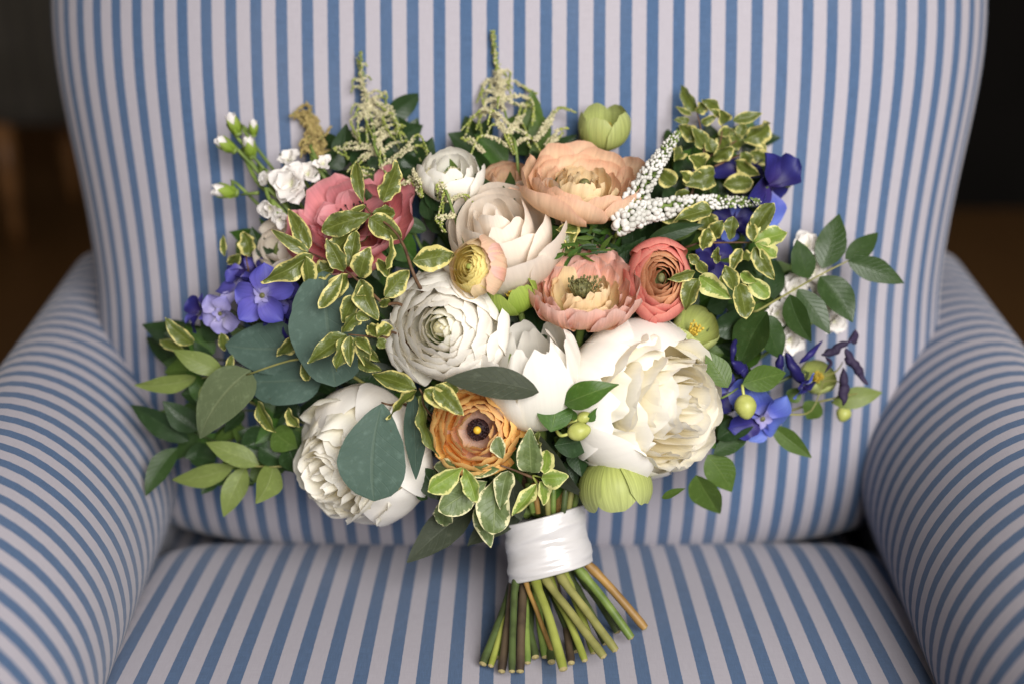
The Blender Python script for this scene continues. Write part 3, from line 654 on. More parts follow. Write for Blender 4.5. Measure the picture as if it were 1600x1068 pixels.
def spike_bits(name, label, rows, vw, mat, d=0.0):
    """tapered curled spurs / withered buds: rows of (points, peak radius px)"""
    c = rows[0][0][0]; q = vw(*c); o3 = P(q[0], q[1], dome(*q)+d)
    root = None; rr = random.Random(int(q[0]))
    for pts, rad in rows:
        w3 = []
        for p in pts:
            a = vw(*p); w3.append(P(a[0], a[1], dome(*a)+d+rr.uniform(-.006, .006)))
        sp = smooth_path(w3, 6); n = len(sp)
        rads = [mpx(rad*.78, .93)*max(.10, math.sin(math.pi*min(1, (i/(n-1))*.86+.1))**1.3*(1+.12*math.sin(i*1.3+rad))) for i in range(n)]
        V, F = tube(sp, rads, 8)
        cc = o3; V = [v-cc + Vector((noise.noise(v*180), noise.noise(v*180+Vector((5, 0, 0))), noise.noise(v*180+Vector((0, 7, 0)))))*mpx(rad, .93)*.35 for v in V]
        UV = [(.5, .5)]*len(V)
        if root is None: root = obj(name, mesh(name, V, F, MAT[mat], UV), bouquet, Matrix.Translation(o3)); root['label'] = label
        else: obj('bract', mesh('bract', V, F, MAT[mat], UV), root, Matrix.Translation(o3))
    return root
spike_bits('withered_delphinium', 'withered dark purple delphinium tips at the right end', [([(815, 175), (870, 165), (920, 130), (955, 115)], 9), ([(955, 115), (985, 90), (990, 45)], 8), ([(940, 150), (975, 215), (1010, 270), (1052, 330)], 11), ([(935, 200), (970, 220), (985, 250)], 9), ([(930, 245), (930, 330), (928, 400), (930, 445)], 11), ([(835, 190), (862, 225), (828, 275)], 4), ([(975, 120), (1000, 105)], 5)], vH, 'wilted', .0)
spike_bits('delphinium_spur', 'dark purple curled delphinium spurs above the blue floret', [([(630, 165), (660, 235), (700, 300), (740, 350)], 11), ([(700, 225), (760, 170), (820, 105)], 6), ([(362, 95), (352, 160), (350, 235)], 7), ([(600, 180), (595, 240), (600, 280)], 8), ([(350, 225), (395, 250), (420, 300)], 13)], vH, 'delph_dark', .004)
sprig('delphinium_stem', [vH(700, 480), vH(860, 410), vH(1000, 380)], .0011, 'stem_olive', .012, extra=[[vH(830, 290), vH(890, 265), vH(925, 215)], [vH(820, 320), vH(870, 312), vH(915, 325)], [vH(640, 490), vH(760, 470), vH(830, 290)]])

# --- stock
def stock(label, px, py, R, face, d, seed, n=9):
    fl = flower('stock_floret', label, px, py, R, face, d, 'stem_green', .0014, .2, -.3); rr = random.Random(seed)
    for i in range(n):
        a = i*GA; q = i/n
        free_petal(fl, (0, 0, -.15*R), (math.cos(a)*(.35+.7*q), math.sin(a)*(.35+.7*q), .8-.6*q), (-math.cos(a)*.5, -math.sin(a)*.5, 1), R*rr.uniform(.75, 1.05), R*rr.uniform(.65, .95), 'stock_petal', 'obovate', 0, rr.uniform(-.3, .1), .25, .11, seed*30+i, 2.2, rr.uniform(0, .1))
    return fl
G = 'white stock florets on the left spray'
for i, (x, y, r, f, n) in enumerate([(455, 288, 38, (-.2, .1, 1), 12), (452, 250, 22, (0, .6, .7), 5), (418, 282, 20, (-.6, .2, .7), 5), (420, 325, 24, (-.4, -.5, .8), 6), (438, 342, 18, (0, -.6, .8), 5), (482, 272, 24, (.3, .3, .9), 6), (505, 256, 18, (.3, .4, .8), 5)]):
    o = stock(G, x, y, mpx(r, .93), f, .006+.004*(i % 3), 60+i, n); o['group'] = G
G = 'white stock florets half hidden behind the ruscus sprig'
for i, (x, y, r, f) in enumerate([(1260, 385, 26, (0, .3, .9)), (1283, 392, 18, (.3, .2, .9)), (1270, 425, 24, (.2, .0, .9)), (1240, 452, 24, (.1, 0, 1)), (1280, 470, 24, (.3, -.1, .9)), (1303, 502, 20, (.3, -.3, .9)), (1215, 490, 20, (0, 0, 1)), (1235, 530, 22, (.1, -.3, 1))]):
    o = stock(G, x, y, mpx(r*1.25, .95), f, .022, 80+i, 8); o['group'] = G
def stock_bud(px, py, R, ang, d, seed):
    f = (-math.sin(ang)*.9, math.cos(ang)*.9, .45)
    fl = flower('stock_bud', 'green stock bud with white tip on the left spray', px, py, R, f, d, 'stem_green', .0012, .35, -.5); fl['group'] = 'stock buds on the left spray'
    rr = random.Random(seed)
    for i in range(4):
        a = i*1.57+seed; free_petal(fl, (0, 0, -.7*R), (math.cos(a)*.32, math.sin(a)*.32, 1), (math.cos(a), math.sin(a), -.2), R*1.7, R*.95, 'hellebore_bright', 'ellipse', 0, .12, -.45, .02, seed*5+i, name='sepal')
    for i in range(4):
        a = .7+i*1.57+seed; free_petal(fl, (0, 0, -.2*R), (math.cos(a)*.28, math.sin(a)*.28, 1), (math.cos(a), math.sin(a), -.2), R*1.45, R*.75, 'stock_petal', 'obovate', 0, .1, -.4, .06, seed*5+40+i)
for i, a in enumerate([(368, 200, 19, .35), (358, 230, 19, 1.0), (392, 236, 18, .2), (358, 300, 21, 1.45), (396, 205, 14, -.1)]): stock_bud(a[0], a[1], mpx(a[2], .94), a[3], .004+.003*i, i)
sprig('stock_stem', [vB(560, 860), vB(400, 870), vB(290, 800), vB(200, 620)], .0022, 'stem_green', .02, extra=[[vB(300, 860), vB(200, 870)], [vB(290, 800), vB(240, 700), vB(190, 640)], [vB(330, 780), vB(290, 680)]])

# --- veronica
def veronica(label, p0, p1, w_, d, seed, n=430):
    rr = random.Random(seed); a3 = P(*p0, dome(*p0)+d-.004); b3 = P(*p1, dome(*p1)+d); ax_ = b3-a3; mid = (a3+b3)/2 + UP*.004
    sp = smooth_path([a3, mid, b3], 8); L = len(sp)-1
    def at(t): i = min(L-1, int(t*L)); return sp[i].lerp(sp[i+1], t*L-i)
    V, F = tube(smooth_path([BT + FWD*.01, a3.lerp(BT, .12)+FWD*.05, a3+FWD*.002, mid, b3], 6), [.0016]*12 + [.0022]*6 + [.0020, .0019, .0017, .0015, .0012, .0009, .0005], 7)
    root = obj('veronica_spike', mesh('veronica_spike', [v-a3 for v in V], F, MAT['stem_green']), bouquet, Matrix.Translation(a3)); root['label'] = label
    white = []; green = []
    t_ = ax_.normalized(); x = t_.cross(FWD).normalized(); y = t_.cross(x)
    for i in range(n):
        t = min(1, max(0, ((i+.5)/n)**.85 + rr.uniform(-.012, .012))); c = at(t); an = i*GA + rr.uniform(-.5, .5)
        rad = mpx(w_, .9)*(.55 if t < .06 else 1)*(1-.72*t**1.3)
        br = mpx(5.4-4.2*t, .9)*rr.uniform(.7, 1.2)
        dr = (x*math.cos(an)+y*math.sin(an)); p = c + dr*rad*.74*rr.uniform(.85, 1.1)
        (white if t < .6 or rr.random() > (t-.6)*1.8 else green).append(blob(p, br, 7, 6, 1, 1, 1.15, (dr+t_*.5).to_track_quat('Z', 'Y').to_matrix()))
        green.append(tube([c+dr*rad*.2-t_*.001, p-dr*br*.2], [br*.38, br*.5], 4))
    for nm, parts, mt in (('bud_cluster', white, 'bud_white'), ('calyx_cluster', green, 'stem_green')):
        V, F = merge(parts); o = obj(nm, mesh(nm, V, F, MAT[mt]), root, Matrix.Identity(4)); o['kind'] = 'stuff'
    return root
veronica('white veronica spike pointing up beside the peach ranunculus', (969, 358), (1060, 207), 24, -.012, 1)
veronica('white veronica spike lying sideways under the variegated leaves', (985, 338), (1187, 316), 22, -.006, 2)

# --- astilbe
def astilbe(label, main, branches, vw, d, seed, r0=2.2, mat='bud_cream', tipmat='bud_lime', name='astilbe_plume', nspray=16, spl=.030):
    rr = random.Random(seed)
    def w3(p): q = vw(*p[:2]); return P(q[0], q[1], dome(*q)+d)
    m3 = [w3(p) for p in main]; o3 = m3[0]
    parts = [tube(smooth_path([BT+FWD*.01, o3.lerp(BT, .5)+FWD*.03] + m3, 6), [.0016-.0011*i/(6*(len(m3)+1)) for i in range(6*(len(m3)+1)+1)], 5)]
    buds = []; tips = []
    rows = [(main[len(main)//2:], 1.3)] + [(b, .8) for b in branches]
    full = []
    for b, k in rows:
        full.append((b, k))
        for q in range(1):
            full.append(([b[0]] + [(p[0]+rr.gauss(0, 26), p[1]+rr.gauss(0, 26)) for p in b[1:]], k*.8))
    msp = smooth_path(m3, 8); sprays = []
    for i in range(nspray):
        t = .12+.8*(i+rr.random())/nspray; c = msp[min(len(msp)-1, int(t*(len(msp)-1)))]; ax_ = (msp[-1]-msp[0]).normalized()
        az_ = rr.uniform(0, 6.283); sd = (RT*math.cos(az_) + FWD*math.sin(az_)*.5).normalized(); ln = spl*(1.05-t)*rr.uniform(.6, 1.15)
        sprays.append(smooth_path([c, c+sd*ln*.4+ax_*ln*.3, c+sd*ln*.8+ax_*ln*.35, c+sd*ln*1.05+ax_*ln*.1+Vector((0, 0, -.25*ln))], 5))
    for b, k in full + [(x, .6) for x in sprays]:
        off = rr.uniform(-.008, .008)
        sp = b if isinstance(b[0], Vector) else smooth_path([w3(p)+FWD*off*min(1, i) for i, p in enumerate(b)], 8)
        parts.append(tube(sp, [.0006]*len(sp), 4)); ln = sum((q-p).length for p, q in zip(sp, sp[1:])); n = int(ln/.00022)
        for i in range(n):
            t = (i+rr.random())/n; j = min(len(sp)-2, int(t*(len(sp)-1))); c = sp[j].lerp(sp[j+1], t*(len(sp)-1)-j)
            dr = Vector((rr.gauss(0, 1), rr.gauss(0, 1), rr.gauss(0, 1))).normalized(); tp = t > .55
            tt = t*.45 if k > 1.2 else t; br = mpx(r0*.66*(1.05-.4*tt), .92)*rr.uniform(.5, 1.3)
            (tips if tp and rr.random() < .8 else buds).append(blob(c+dr*mpx((7 if not tp else 4.5)*k*(1-.6*tt), .92)*rr.uniform(.2, 1), br, 5, 4, 1, 1, 1.35, dr.to_track_quat('Z', 'Y').to_matrix()))
    V, F = merge(parts); root = obj(name, mesh(name, [v-o3 for v in V], F, MAT['stem_green']), bouquet, Matrix.Translation(o3)); root['label'] = label
    for nm, pp, mt in (('floret_cluster', buds, mat), ('tip_bud_cluster', tips, tipmat)):
        V, F = merge(pp); o = obj(nm, mesh(nm, V, F, MAT[mt]), root, Matrix.Identity(4)); o['kind'] = 'stuff'
astilbe('cream green astilbe plume rising from dark leaves behind the pink bloom', [(985, 700), (950, 560), (915, 400), (880, 250), (865, 75)],
        [[(930, 370), (905, 450), (905, 590)], [(940, 400), (990, 430), (992, 505)], [(935, 360), (1010, 400), (1065, 470), (1100, 585)], [(910, 400), (860, 470), (872, 590)], [(955, 580), (1030, 520), (1110, 480)], [(985, 720), (1090, 640), (1200, 590), (1255, 690)], [(950, 610), (850, 590), (780, 600), (800, 680)], [(960, 630), (870, 660), (790, 745)], [(970, 590), (995, 640), (1002, 720)], [(1060, 830), (1150, 780), (1195, 820), (1190, 880)], [(935, 340), (960, 370), (1010, 410)], [(830, 520), (850, 560), (880, 600)], [(900, 760), (860, 740), (930, 765)]], vB, .016, 3)
astilbe('pale astilbe plume rising out of focus behind the cream rose', [(600, 760), (560, 600), (510, 400), (490, 280), (465, 45)],
        [[(500, 320), (440, 300), (400, 360), (410, 440)], [(500, 330), (580, 300), (650, 340), (710, 370)], [(520, 400), (600, 440), (680, 450), (695, 530)], [(520, 420), (440, 460), (390, 500), (400, 600)], [(460, 480), (540, 600), (590, 720)], [(440, 480), (350, 500), (310, 600)], [(560, 600), (600, 520), (620, 450)], [(410, 700), (340, 640), (310, 650)], [(700, 640), (760, 540), (830, 460), (890, 470)], [(760, 660), (830, 590), (880, 580)], [(490, 260), (540, 250), (570, 300)], [(560, 560), (640, 600), (700, 640)]], vC, .024, 4, 2.6)
astilbe('short astilbe sprays drooping beside the cream rose', [(230, 1000), (200, 940), (180, 850)],
        [[(60, 860), (110, 840), (130, 900)], [(180, 850), (240, 790), (262, 870)], [(160, 900), (185, 920), (180, 1060)], [(250, 1060), (180, 1080), (185, 1150)], [(20, 820), (60, 880), (70, 960)]], vC, .006, 5, 2.4, nspray=8, spl=.02)
astilbe('ochre dried plume behind the dark leaves', [(640, 700), (620, 600), (600, 500), (560, 420), (495, 440)], [[(640, 690), (610, 560), (560, 430)], [(620, 640), (650, 560), (700, 490)], [(600, 620), (590, 540), (540, 420)], [(660, 600), (640, 520), (580, 440)]], vB, .028, 6, 3.0, 'ochre_fuzz', 'ochre_fuzz', 'dried_plume', nspray=30, spl=.016)

# --- eucalyptus
o = sprig('eucalyptus_branch', [(560, 600), (530, 575), (470, 560), (385, 585)], .0013, 'stem_olive', .004, 'eucalyptus branch with large round blue-green leaves on the left')
leaf(o, (505, 424), (524, 603), 104, 'eucalyptus', -.004, .01, 10, 'round', .06)
leaf(o, (472, 540), (352, 538), 74, 'eucalyptus', .012, .012, -12, 'ovate', .06)
leaf(o, (505, 590), (392, 596), 70, 'eucalyptus', .016, .01, 15, 'round', .05)
leaf(o, (392, 578), (312, 684), 66, 'eucalyptus_olive', -.006, -.006, 32, 'ovate', .08)
o = sprig('eucalyptus_branch', [(640, 640), (610, 632), (596, 628)], .0013, 'twig', -.012, 'eucalyptus branch with one large leaf across the left peony')
leaf(o, (597, 630), (584, 782), 104, 'eucalyptus', -.036, -.008, 4, 'blunt', .05)
leaf(o, (646, 615), (650, 748), 32, 'eucalyptus', -.022, .004, 38, 'ellipse', .04)
leaf(o, (842, 612), (697, 586), 46, 'eucalyptus_dark', -.028, -.008, 18, 'ellipse', -.12)
o = sprig('eucalyptus_branch', [(800, 800), (790, 780)], .0016, 'stem_dark', .0, 'eucalyptus branch with long dark leaves hanging by the ribbon')
leaf(o, (742, 788), (636, 878), 48, 'eucalyptus_dark', -.004, -.012, 20, 'ellipse', .06)
leaf(o, (822, 790), (730, 852), 40, 'eucalyptus_dark', .002, -.008, 25, 'ellipse', .06)
leaf(o, (822, 668), (893, 792), 44, 'eucalyptus_dark', -.014, 0, 40, 'ellipse', -.25)
leaf(o, (800, 745), (815, 812), 34, 'eucalyptus_dark', -.006, 0, 20)

# --- ruscus, right
o = sprig('ruscus_sprig', [vG(430, 640), vG(510, 590), vG(650, 510), vG(860, 390), vG(1020, 310)], .0011, 'stem_olive', -.002, 'dark green ruscus sprig with pointed leaves, reaching over the striped back')
leaves(o, vG, 'ruscus', [(870, 355, 970, 45, 155), (1000, 302, 1188, 148, 110), (1015, 315, 1332, 438, 128), (858, 400, 1045, 648, 160), (735, 470, 918, 712, 125), (690, 500, 800, 768, 130), (800, 408, 735, 198, 130), (520, 615, 660, 855, 140), (565, 595, 395, 885, 180, {'roll': 40}), (600, 525, 612, 290, 115, {'kind': 'dark_leaf', 'd': .016}), (480, 600, 330, 480, 150, {'kind': 'dark_leaf', 'd': .022}), (470, 640, 240, 700, 150, {'kind': 'dark_leaf', 'd': .028})], -.004)
# --- leaves right of the peony
o = sprig('leafy_sprig', [(1085, 640), (1130, 620), (1160, 600)], .0012, 'stem_green', .012, 'green leafy sprig fanning out right of the large peony')
leaves(o, vH, 'mid_leaf', [(325, 350, 215, 160, 120), (400, 332, 642, 272, 130), (555, 550, 757, 722, 95, {'d': .008}), (220, 700, 350, 898, 150, {'d': .004}), (160, 805, 270, 1028, 145, {'d': .004}), (-20, 925, 90, 872, 40), (270, 620, 470, 510, 110, {'kind': 'dark_leaf', 'd': .012}), (250, 695, 437, 608, 90, {'kind': 'ruscus', 'd': .006}), (800, 425, 735, 515, 105, {'d': .02}), (870, 430, 1130, 375, 105, {'kind': 'light_leaf', 'd': .02}), (640, 420, 700, 350, 80, {'d': .02}), (150, 150, 250, 330, 150, {'kind': 'dark_leaf', 'd': .03})], -.012)
# --- light leaves left
o = sprig('light_leaf_sprig', [(400, 640), (365, 600), (348, 585), (315, 590)], .0012, 'stem_olive', .014, 'pale green leafy sprig pointing left under the delphinium')
leaves(o, vA, 'light_leaf', [(450, 885, 108, 928, 95), (600, 855, 322, 735, 115), (595, 890, 465, 1085, 135, {'roll': 10}), (640, 880, 600, 960, 70)], .008)
leaves(o, vA, 'dark_leaf', [(560, 720, 142, 555, 165), (600, 660, 470, 570, 130)], .034)
o = sprig('light_leaf_sprig', [(470, 735), (430, 728), (365, 727)], .0011, 'stem_olive', .008, 'pale green leafy sprig left of the lower white peony')
leaves(o, vI, 'light_leaf', [(800, 660, 505, 535, 115), (660, 665, 318, 742, 112), (725, 670, 603, 948, 125), (880, 655, 783, 875, 145)], .002)
leaves(o, vI, 'dark_leaf', [(560, 700, 480, 820, 85, {'d': .02}), (640, 700, 560, 770, 90, {'d': .02}), (520, 560, 390, 620, 90, {'d': .02}), (740, 720, 700, 780, 90), (940, 690, 1010, 620, 100), (960, 560, 1020, 700, 150), (800, 560, 960, 640, 140), (700, 560, 900, 480, 170, {'d': .02}), (880, 470, 1000, 560, 150, {'d': .02, 'kind': 'mid_leaf'}), (1010, 420, 880, 330, 190, {'d': .036}), (800, 600, 640, 560, 160, {'d': .03})], .014)
o = sprig('dark_leaf_sprig', [(390, 690), (345, 690), (305, 675)], .0012, 'stem_dark', .026, 'dark green leafy sprig reaching toward the left arm')
leaves(o, vI, 'dark_leaf', [(410, 525, 68, 338, 130), (465, 465, 268, 308, 130), (345, 565, 160, 825, 115, {'kind': 'ruscus'}), (560, 640, 400, 600, 120)], .012)

# --- variegated sprigs
VG = 'variegated'
o = sprig('variegated_sprig', [(665, 470), vE(810, 540), vE(750, 370), vE(680, 270), vE(570, 190), vE(520, 130)], .0013, 'twig', -.024, 'cream-edged variegated sprig arching over the pink bloom')
leaves(o, vE, VG, [(525, 132, 484, -82, 66), (630, 120, 705, -80, 92), (575, 188, 702, 205, 85), (568, 198, 333, 278, 112), (560, 212, 738, 328, 112), (540, 150, 428, 190, 32), (800, 455, 1030, 430, 130), (645, 652, 788, 518, 105), (665, 545, 608, 455, 75), (650, 500, 672, 335, 40, {'roll': 50})], -.026)
o = sprig('variegated_sprig', [(640, 490), vE(640, 690), vE(550, 610), vE(430, 510), vE(340, 460), vE(220, 405)], .0012, 'twig', -.02, 'cream-edged variegated sprig in front of the dark eucalyptus leaf')
leaves(o, vE, VG, [(225, 412, 42, 298, 62), (215, 402, 122, 192, 85), (240, 420, 18, 572, 105), (205, 430, 216, 572, 80), (365, 490, 228, 520, 90, {'d': -.008}), (420, 512, 322, 368, 85), (440, 492, 470, 288, 75), (335, 425, 470, 268, 95, {'d': -.012}), (410, 522, 295, 692, 75), (442, 530, 330, 662, 95), (505, 548, 555, 402, 100), (508, 560, 572, 742, 105), (492, 650, 412, 790, 85), (490, 745, 418, 855, 70), (488, 748, 558, 778, 55), (560, 600, 500, 640, 60), (615, 690, 655, 680, 45)], -.024)
o = sprig('variegated_sprig', [(625, 530), vE(655, 880), vE(600, 878), vE(440, 862)], .0011, 'twig', -.026, 'cream-edged variegated sprig lying beside the round white ranunculus')
leaves(o, vE, VG, [(432, 865, 228, 1012, 88), (430, 870, 375, 1064, 85), (452, 870, 455, 1032, 65), (480, 878, 600, 1010, 80), (490, 885, 565, 965, 60), (602, 875, 545, 798, 70), (600, 882, 670, 812, 70), (608, 885, 645, 930, 60), (500, 880, 540, 1040, 70)], -.03)
leaves(o, vJ, VG, [(590, 62, 448, 18, 62), (768, 155, 536, 66, 95)], -.034)
o = sprig('variegated_sprig', [(668, 650), (660, 615), (655, 606)], .0010, 'twig', -.024, 'small cream-edged sprig under the white ranunculus')
leaves(o, vJ, VG, [(812, 162, 942, 262, 80), (870, 140, 1004, 275, 90), (880, 135, 990, 170, 60), (772, 165, 622, 300, 45, {'roll': 50}), (795, 190, 880, 492, 45, {'roll': 55})], -.032)
o = sprig('variegated_sprig', [(850, 780), (838, 750), (812, 737), (782, 726)], .0015, 'twig', -.022, 'grey-green cream-edged variegated sprig below the orange ranunculus')
leaves(o, vJ, 'variegated_grey', [(985, 572, 843, 560, 85), (1205, 572, 1038, 600, 62), (1140, 640, 935, 772, 135), (1190, 600, 1170, 868, 150), (1248, 585, 1208, 748, 88), (1080, 765, 1148, 948, 95), (905, 735, 905, 868, 95), (1222, 520, 1188, 422, 66)], -.026)
leaves(o, vJ, 'variegated_bright', [(1012, 568, 862, 672, 85), (1018, 570, 1058, 720, 72), (990, 600, 950, 720, 60, {'d': -.026})], -.034)
leaves(o, vJ, 'dark_leaf', [(800, 570, 935, 745, 120), (770, 690, 830, 730, 60), (860, 580, 960, 640, 120)], -.01)
o = sprig('variegated_sprig', [(852, 790), vK(350, 690), vK(330, 650), vK(380, 660)], .0011, 'stem_lime', -.024, 'bright cream-edged variegated sprig above the ribbon')
leaves(o, vK, VG, [(322, 632, 305, 440, 125, {'kind': 'variegated_grey'}), (350, 500, 350, 428, 60)], -.03)
leaves(o, vK, 'variegated_bright', [(392, 638, 412, 500, 80), (378, 662, 512, 655, 88), (375, 680, 402, 808, 68), (348, 702, 222, 855, 80)], -.032)
o = sprig('hellebore_leaf_sprig', [(905, 720), (890, 690), (870, 672)], .0016, 'stem_green', -.010, 'fresh green hellebore leaves around two lime buds')
leaves(o, vK, 'hellebore_leaf', [(430, 405, 466, 126, 175), (505, 250, 808, 142, 135, {'bend': .12}), (610, 370, 838, 390, 135), (450, 480, 695, 455, 150, {'kind': 'dark_leaf'}), (560, 345, 545, 265, 40), (640, 350, 700, 268, 45), (560, 480, 600, 650, 120, {'kind': 'dark_leaf', 'd': .006}), (520, 560, 560, 720, 90, {'kind': 'dark_leaf', 'd': .01}), (640, 560, 560, 700, 100, {'kind': 'ruscus', 'd': .01})], -.018)
o = sprig('variegated_sprig', [vG(60, 330), vG(150, 225), vG(300, 212), vG(480, 210)], .0011, 'twig', .0, 'cream-edged variegated sprig right of the coral ranunculus')
leaves(o, vG, VG, [(480, 192, 592, 5, 92), (485, 202, 472, 88, 62), (490, 238, 602, 412, 80), (422, 242, 362, 362, 62), (360, 200, 377, 68, 65), (288, 325, 285, 248, 48), (180, 325, 128, 282, 48), (232, 385, 172, 300, 60), (165, 372, 12, 412, 56), (182, 408, 98, 572, 92), (400, 430, 442, 592, 100), (382, 482, 348, 368, 72), (300, 450, 332, 358, 42), (240, 130, 210, 250, 80), (260, 30, 100, 60, 90), (320, 90, 250, 180, 80), (460, 320, 420, 250, 60)], -.016)
leaves(o, vG, 'variegated_bright', [(488, 205, 655, 160, 100), (500, 215, 605, 285, 92), (420, 382, 492, 422, 62), (450, 400, 562, 502, 82), (188, 400, 334, 505, 100)], -.02)
o = sprig('variegated_sprig', [(1075, 330), vD(640, 420), vD(625, 300), vD(600, 190)], .0012, 'twig', .008, 'cream-edged variegated sprig standing above the veronica spikes', extra=[[vD(640, 480), vD(730, 370), vD(740, 210)], [vD(700, 450), vD(800, 370), vD(860, 340)], [vD(700, 500), vD(830, 440), vD(900, 430)]])
leaves(o, vD, VG, [(600, 195, 505, 68, 58), (598, 200, 660, 140, 62), (572, 215, 488, 168, 32), (560, 250, 478, 240, 38), (625, 260, 705, 228, 40), (725, 185, 655, 138, 60), (742, 225, 690, 190, 42), (800, 245, 952, 205, 58), (760, 260, 740, 190, 70), (850, 355, 995, 270, 118), (835, 335, 862, 258, 60), (620, 350, 505, 280, 85), (640, 390, 580, 290, 75), (690, 462, 792, 400, 80), (645, 515, 560, 440, 90), (700, 545, 572, 575, 108), (745, 600, 890, 580, 100), (480, 600, 395, 520, 90), (560, 580, 510, 530, 70), (900, 420, 1022, 490, 85), (850, 420, 885, 500, 70), (950, 375, 975, 440, 50), (1060, 560, 1115, 605, 40), (500, 770, 388, 785, 65), (530, 770, 645, 750, 70), (650, 740, 700, 890, 95), (720, 320, 800, 290, 70), (760, 420, 740, 330, 80), (660, 340, 700, 420, 70), (820, 470, 930, 540, 80), (480, 470, 520, 380, 80), (560, 640, 470, 690, 80), (790, 300, 830, 390, 80)], .004)
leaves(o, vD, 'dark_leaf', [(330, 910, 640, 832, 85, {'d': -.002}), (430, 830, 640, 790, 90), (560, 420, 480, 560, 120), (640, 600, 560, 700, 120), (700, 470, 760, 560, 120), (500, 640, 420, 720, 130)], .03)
o = sprig('variegated_sprig', [(395, 470), (388, 420), (384, 390)], .0010, 'twig', .014, 'small cream-edged sprig beside the delphinium')
leaves(o, vA, VG, [(755, 220, 718, 88, 85), (695, 205, 620, 268, 62), (608, 215, 600, 108, 34)], .012)
leaves(o, vA, VG, [(435, 700, 300, 575, 72), (385, 735, 270, 690, 55), (590, 640, 612, 745, 55), (1015, 650, 905, 755, 75), (1040, 800, 1070, 890, 50), (650, 760, 620, 860, 40), (1040, 430, 1020, 500, 60)], .004)
leaves(o, vI, 'variegated', [(795, 305, 890, 470, 65, {'roll': 40}), (960, 340, 1000, 445, 50, {'roll': 40})], .004)
# --- dark glossy leaves at the top left
o = sprig('dark_leaf_sprig', [(590, 290), (580, 250), (570, 215)], .0014, 'stem_dark', .03, 'glossy dark green leaves around the astilbe plume')
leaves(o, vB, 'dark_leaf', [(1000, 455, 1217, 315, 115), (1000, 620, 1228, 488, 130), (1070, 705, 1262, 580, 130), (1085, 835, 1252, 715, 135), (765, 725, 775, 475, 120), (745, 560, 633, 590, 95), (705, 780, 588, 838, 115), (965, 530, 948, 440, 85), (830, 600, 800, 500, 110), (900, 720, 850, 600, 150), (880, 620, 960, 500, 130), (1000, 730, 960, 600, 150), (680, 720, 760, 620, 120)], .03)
# --- fine needle foliage under veronica
o = sprig('needle_sprig', [(930, 420), (925, 380), (935, 345)], .0014, 'stem_dark', .012, 'fine dark needle foliage under the veronica spikes')
rr = random.Random(5)
for i in range(70):
    x, y = rr.uniform(872, 962), rr.uniform(340, 402); a = rr.uniform(-.5, 3.6)
    leaf(o, (x, y), (x+30*math.cos(a), y-26*math.sin(a)), rr.uniform(4, 8), rr.choice(['dark_leaf', 'hellebore_leaf', 'mid_leaf']), rr.uniform(-.004, .024))
leaves(o, vF, 'variegated', [(560, 15, 530, 135, 90), (600, 30, 500, 60, 70), (500, 110, 570, 210, 100, {'kind': 'light_leaf', 'd': .012})], -.002)
# --- dark filling foliage between the blooms
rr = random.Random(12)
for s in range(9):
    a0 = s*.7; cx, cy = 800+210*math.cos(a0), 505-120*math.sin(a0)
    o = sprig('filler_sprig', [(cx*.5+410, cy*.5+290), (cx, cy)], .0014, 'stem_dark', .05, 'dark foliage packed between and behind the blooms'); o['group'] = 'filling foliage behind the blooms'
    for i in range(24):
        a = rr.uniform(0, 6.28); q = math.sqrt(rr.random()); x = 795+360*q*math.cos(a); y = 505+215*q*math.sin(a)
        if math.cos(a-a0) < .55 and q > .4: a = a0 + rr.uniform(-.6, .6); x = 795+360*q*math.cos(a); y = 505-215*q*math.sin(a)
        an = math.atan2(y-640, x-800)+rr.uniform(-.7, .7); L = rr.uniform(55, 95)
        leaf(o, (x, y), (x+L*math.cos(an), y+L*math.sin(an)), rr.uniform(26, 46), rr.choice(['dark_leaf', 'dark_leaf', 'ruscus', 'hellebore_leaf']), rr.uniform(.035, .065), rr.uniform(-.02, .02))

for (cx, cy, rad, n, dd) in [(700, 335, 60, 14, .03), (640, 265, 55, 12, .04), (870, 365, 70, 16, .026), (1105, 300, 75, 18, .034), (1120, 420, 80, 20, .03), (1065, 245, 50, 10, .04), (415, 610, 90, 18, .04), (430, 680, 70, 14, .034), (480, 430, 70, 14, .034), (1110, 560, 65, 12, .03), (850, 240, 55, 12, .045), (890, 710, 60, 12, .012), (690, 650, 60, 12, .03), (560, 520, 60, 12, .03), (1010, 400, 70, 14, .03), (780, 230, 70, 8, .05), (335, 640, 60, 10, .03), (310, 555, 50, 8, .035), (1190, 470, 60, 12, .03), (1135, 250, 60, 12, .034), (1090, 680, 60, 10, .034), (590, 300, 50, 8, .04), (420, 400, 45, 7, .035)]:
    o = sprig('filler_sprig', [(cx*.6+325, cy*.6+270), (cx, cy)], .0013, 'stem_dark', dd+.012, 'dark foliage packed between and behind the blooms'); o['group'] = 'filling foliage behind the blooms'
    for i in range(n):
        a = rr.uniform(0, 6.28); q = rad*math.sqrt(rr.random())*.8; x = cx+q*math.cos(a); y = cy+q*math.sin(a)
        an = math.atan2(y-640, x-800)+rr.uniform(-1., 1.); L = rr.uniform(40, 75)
        leaf(o, (x, y), (x+L*math.cos(an), y+L*math.sin(an)), rr.uniform(20, 36), rr.choice(['dark_leaf', 'ruscus', 'hellebore_leaf', 'mid_leaf', 'dark_leaf']), dd+rr.uniform(-.008, .014), rr.uniform(-.015, .015))
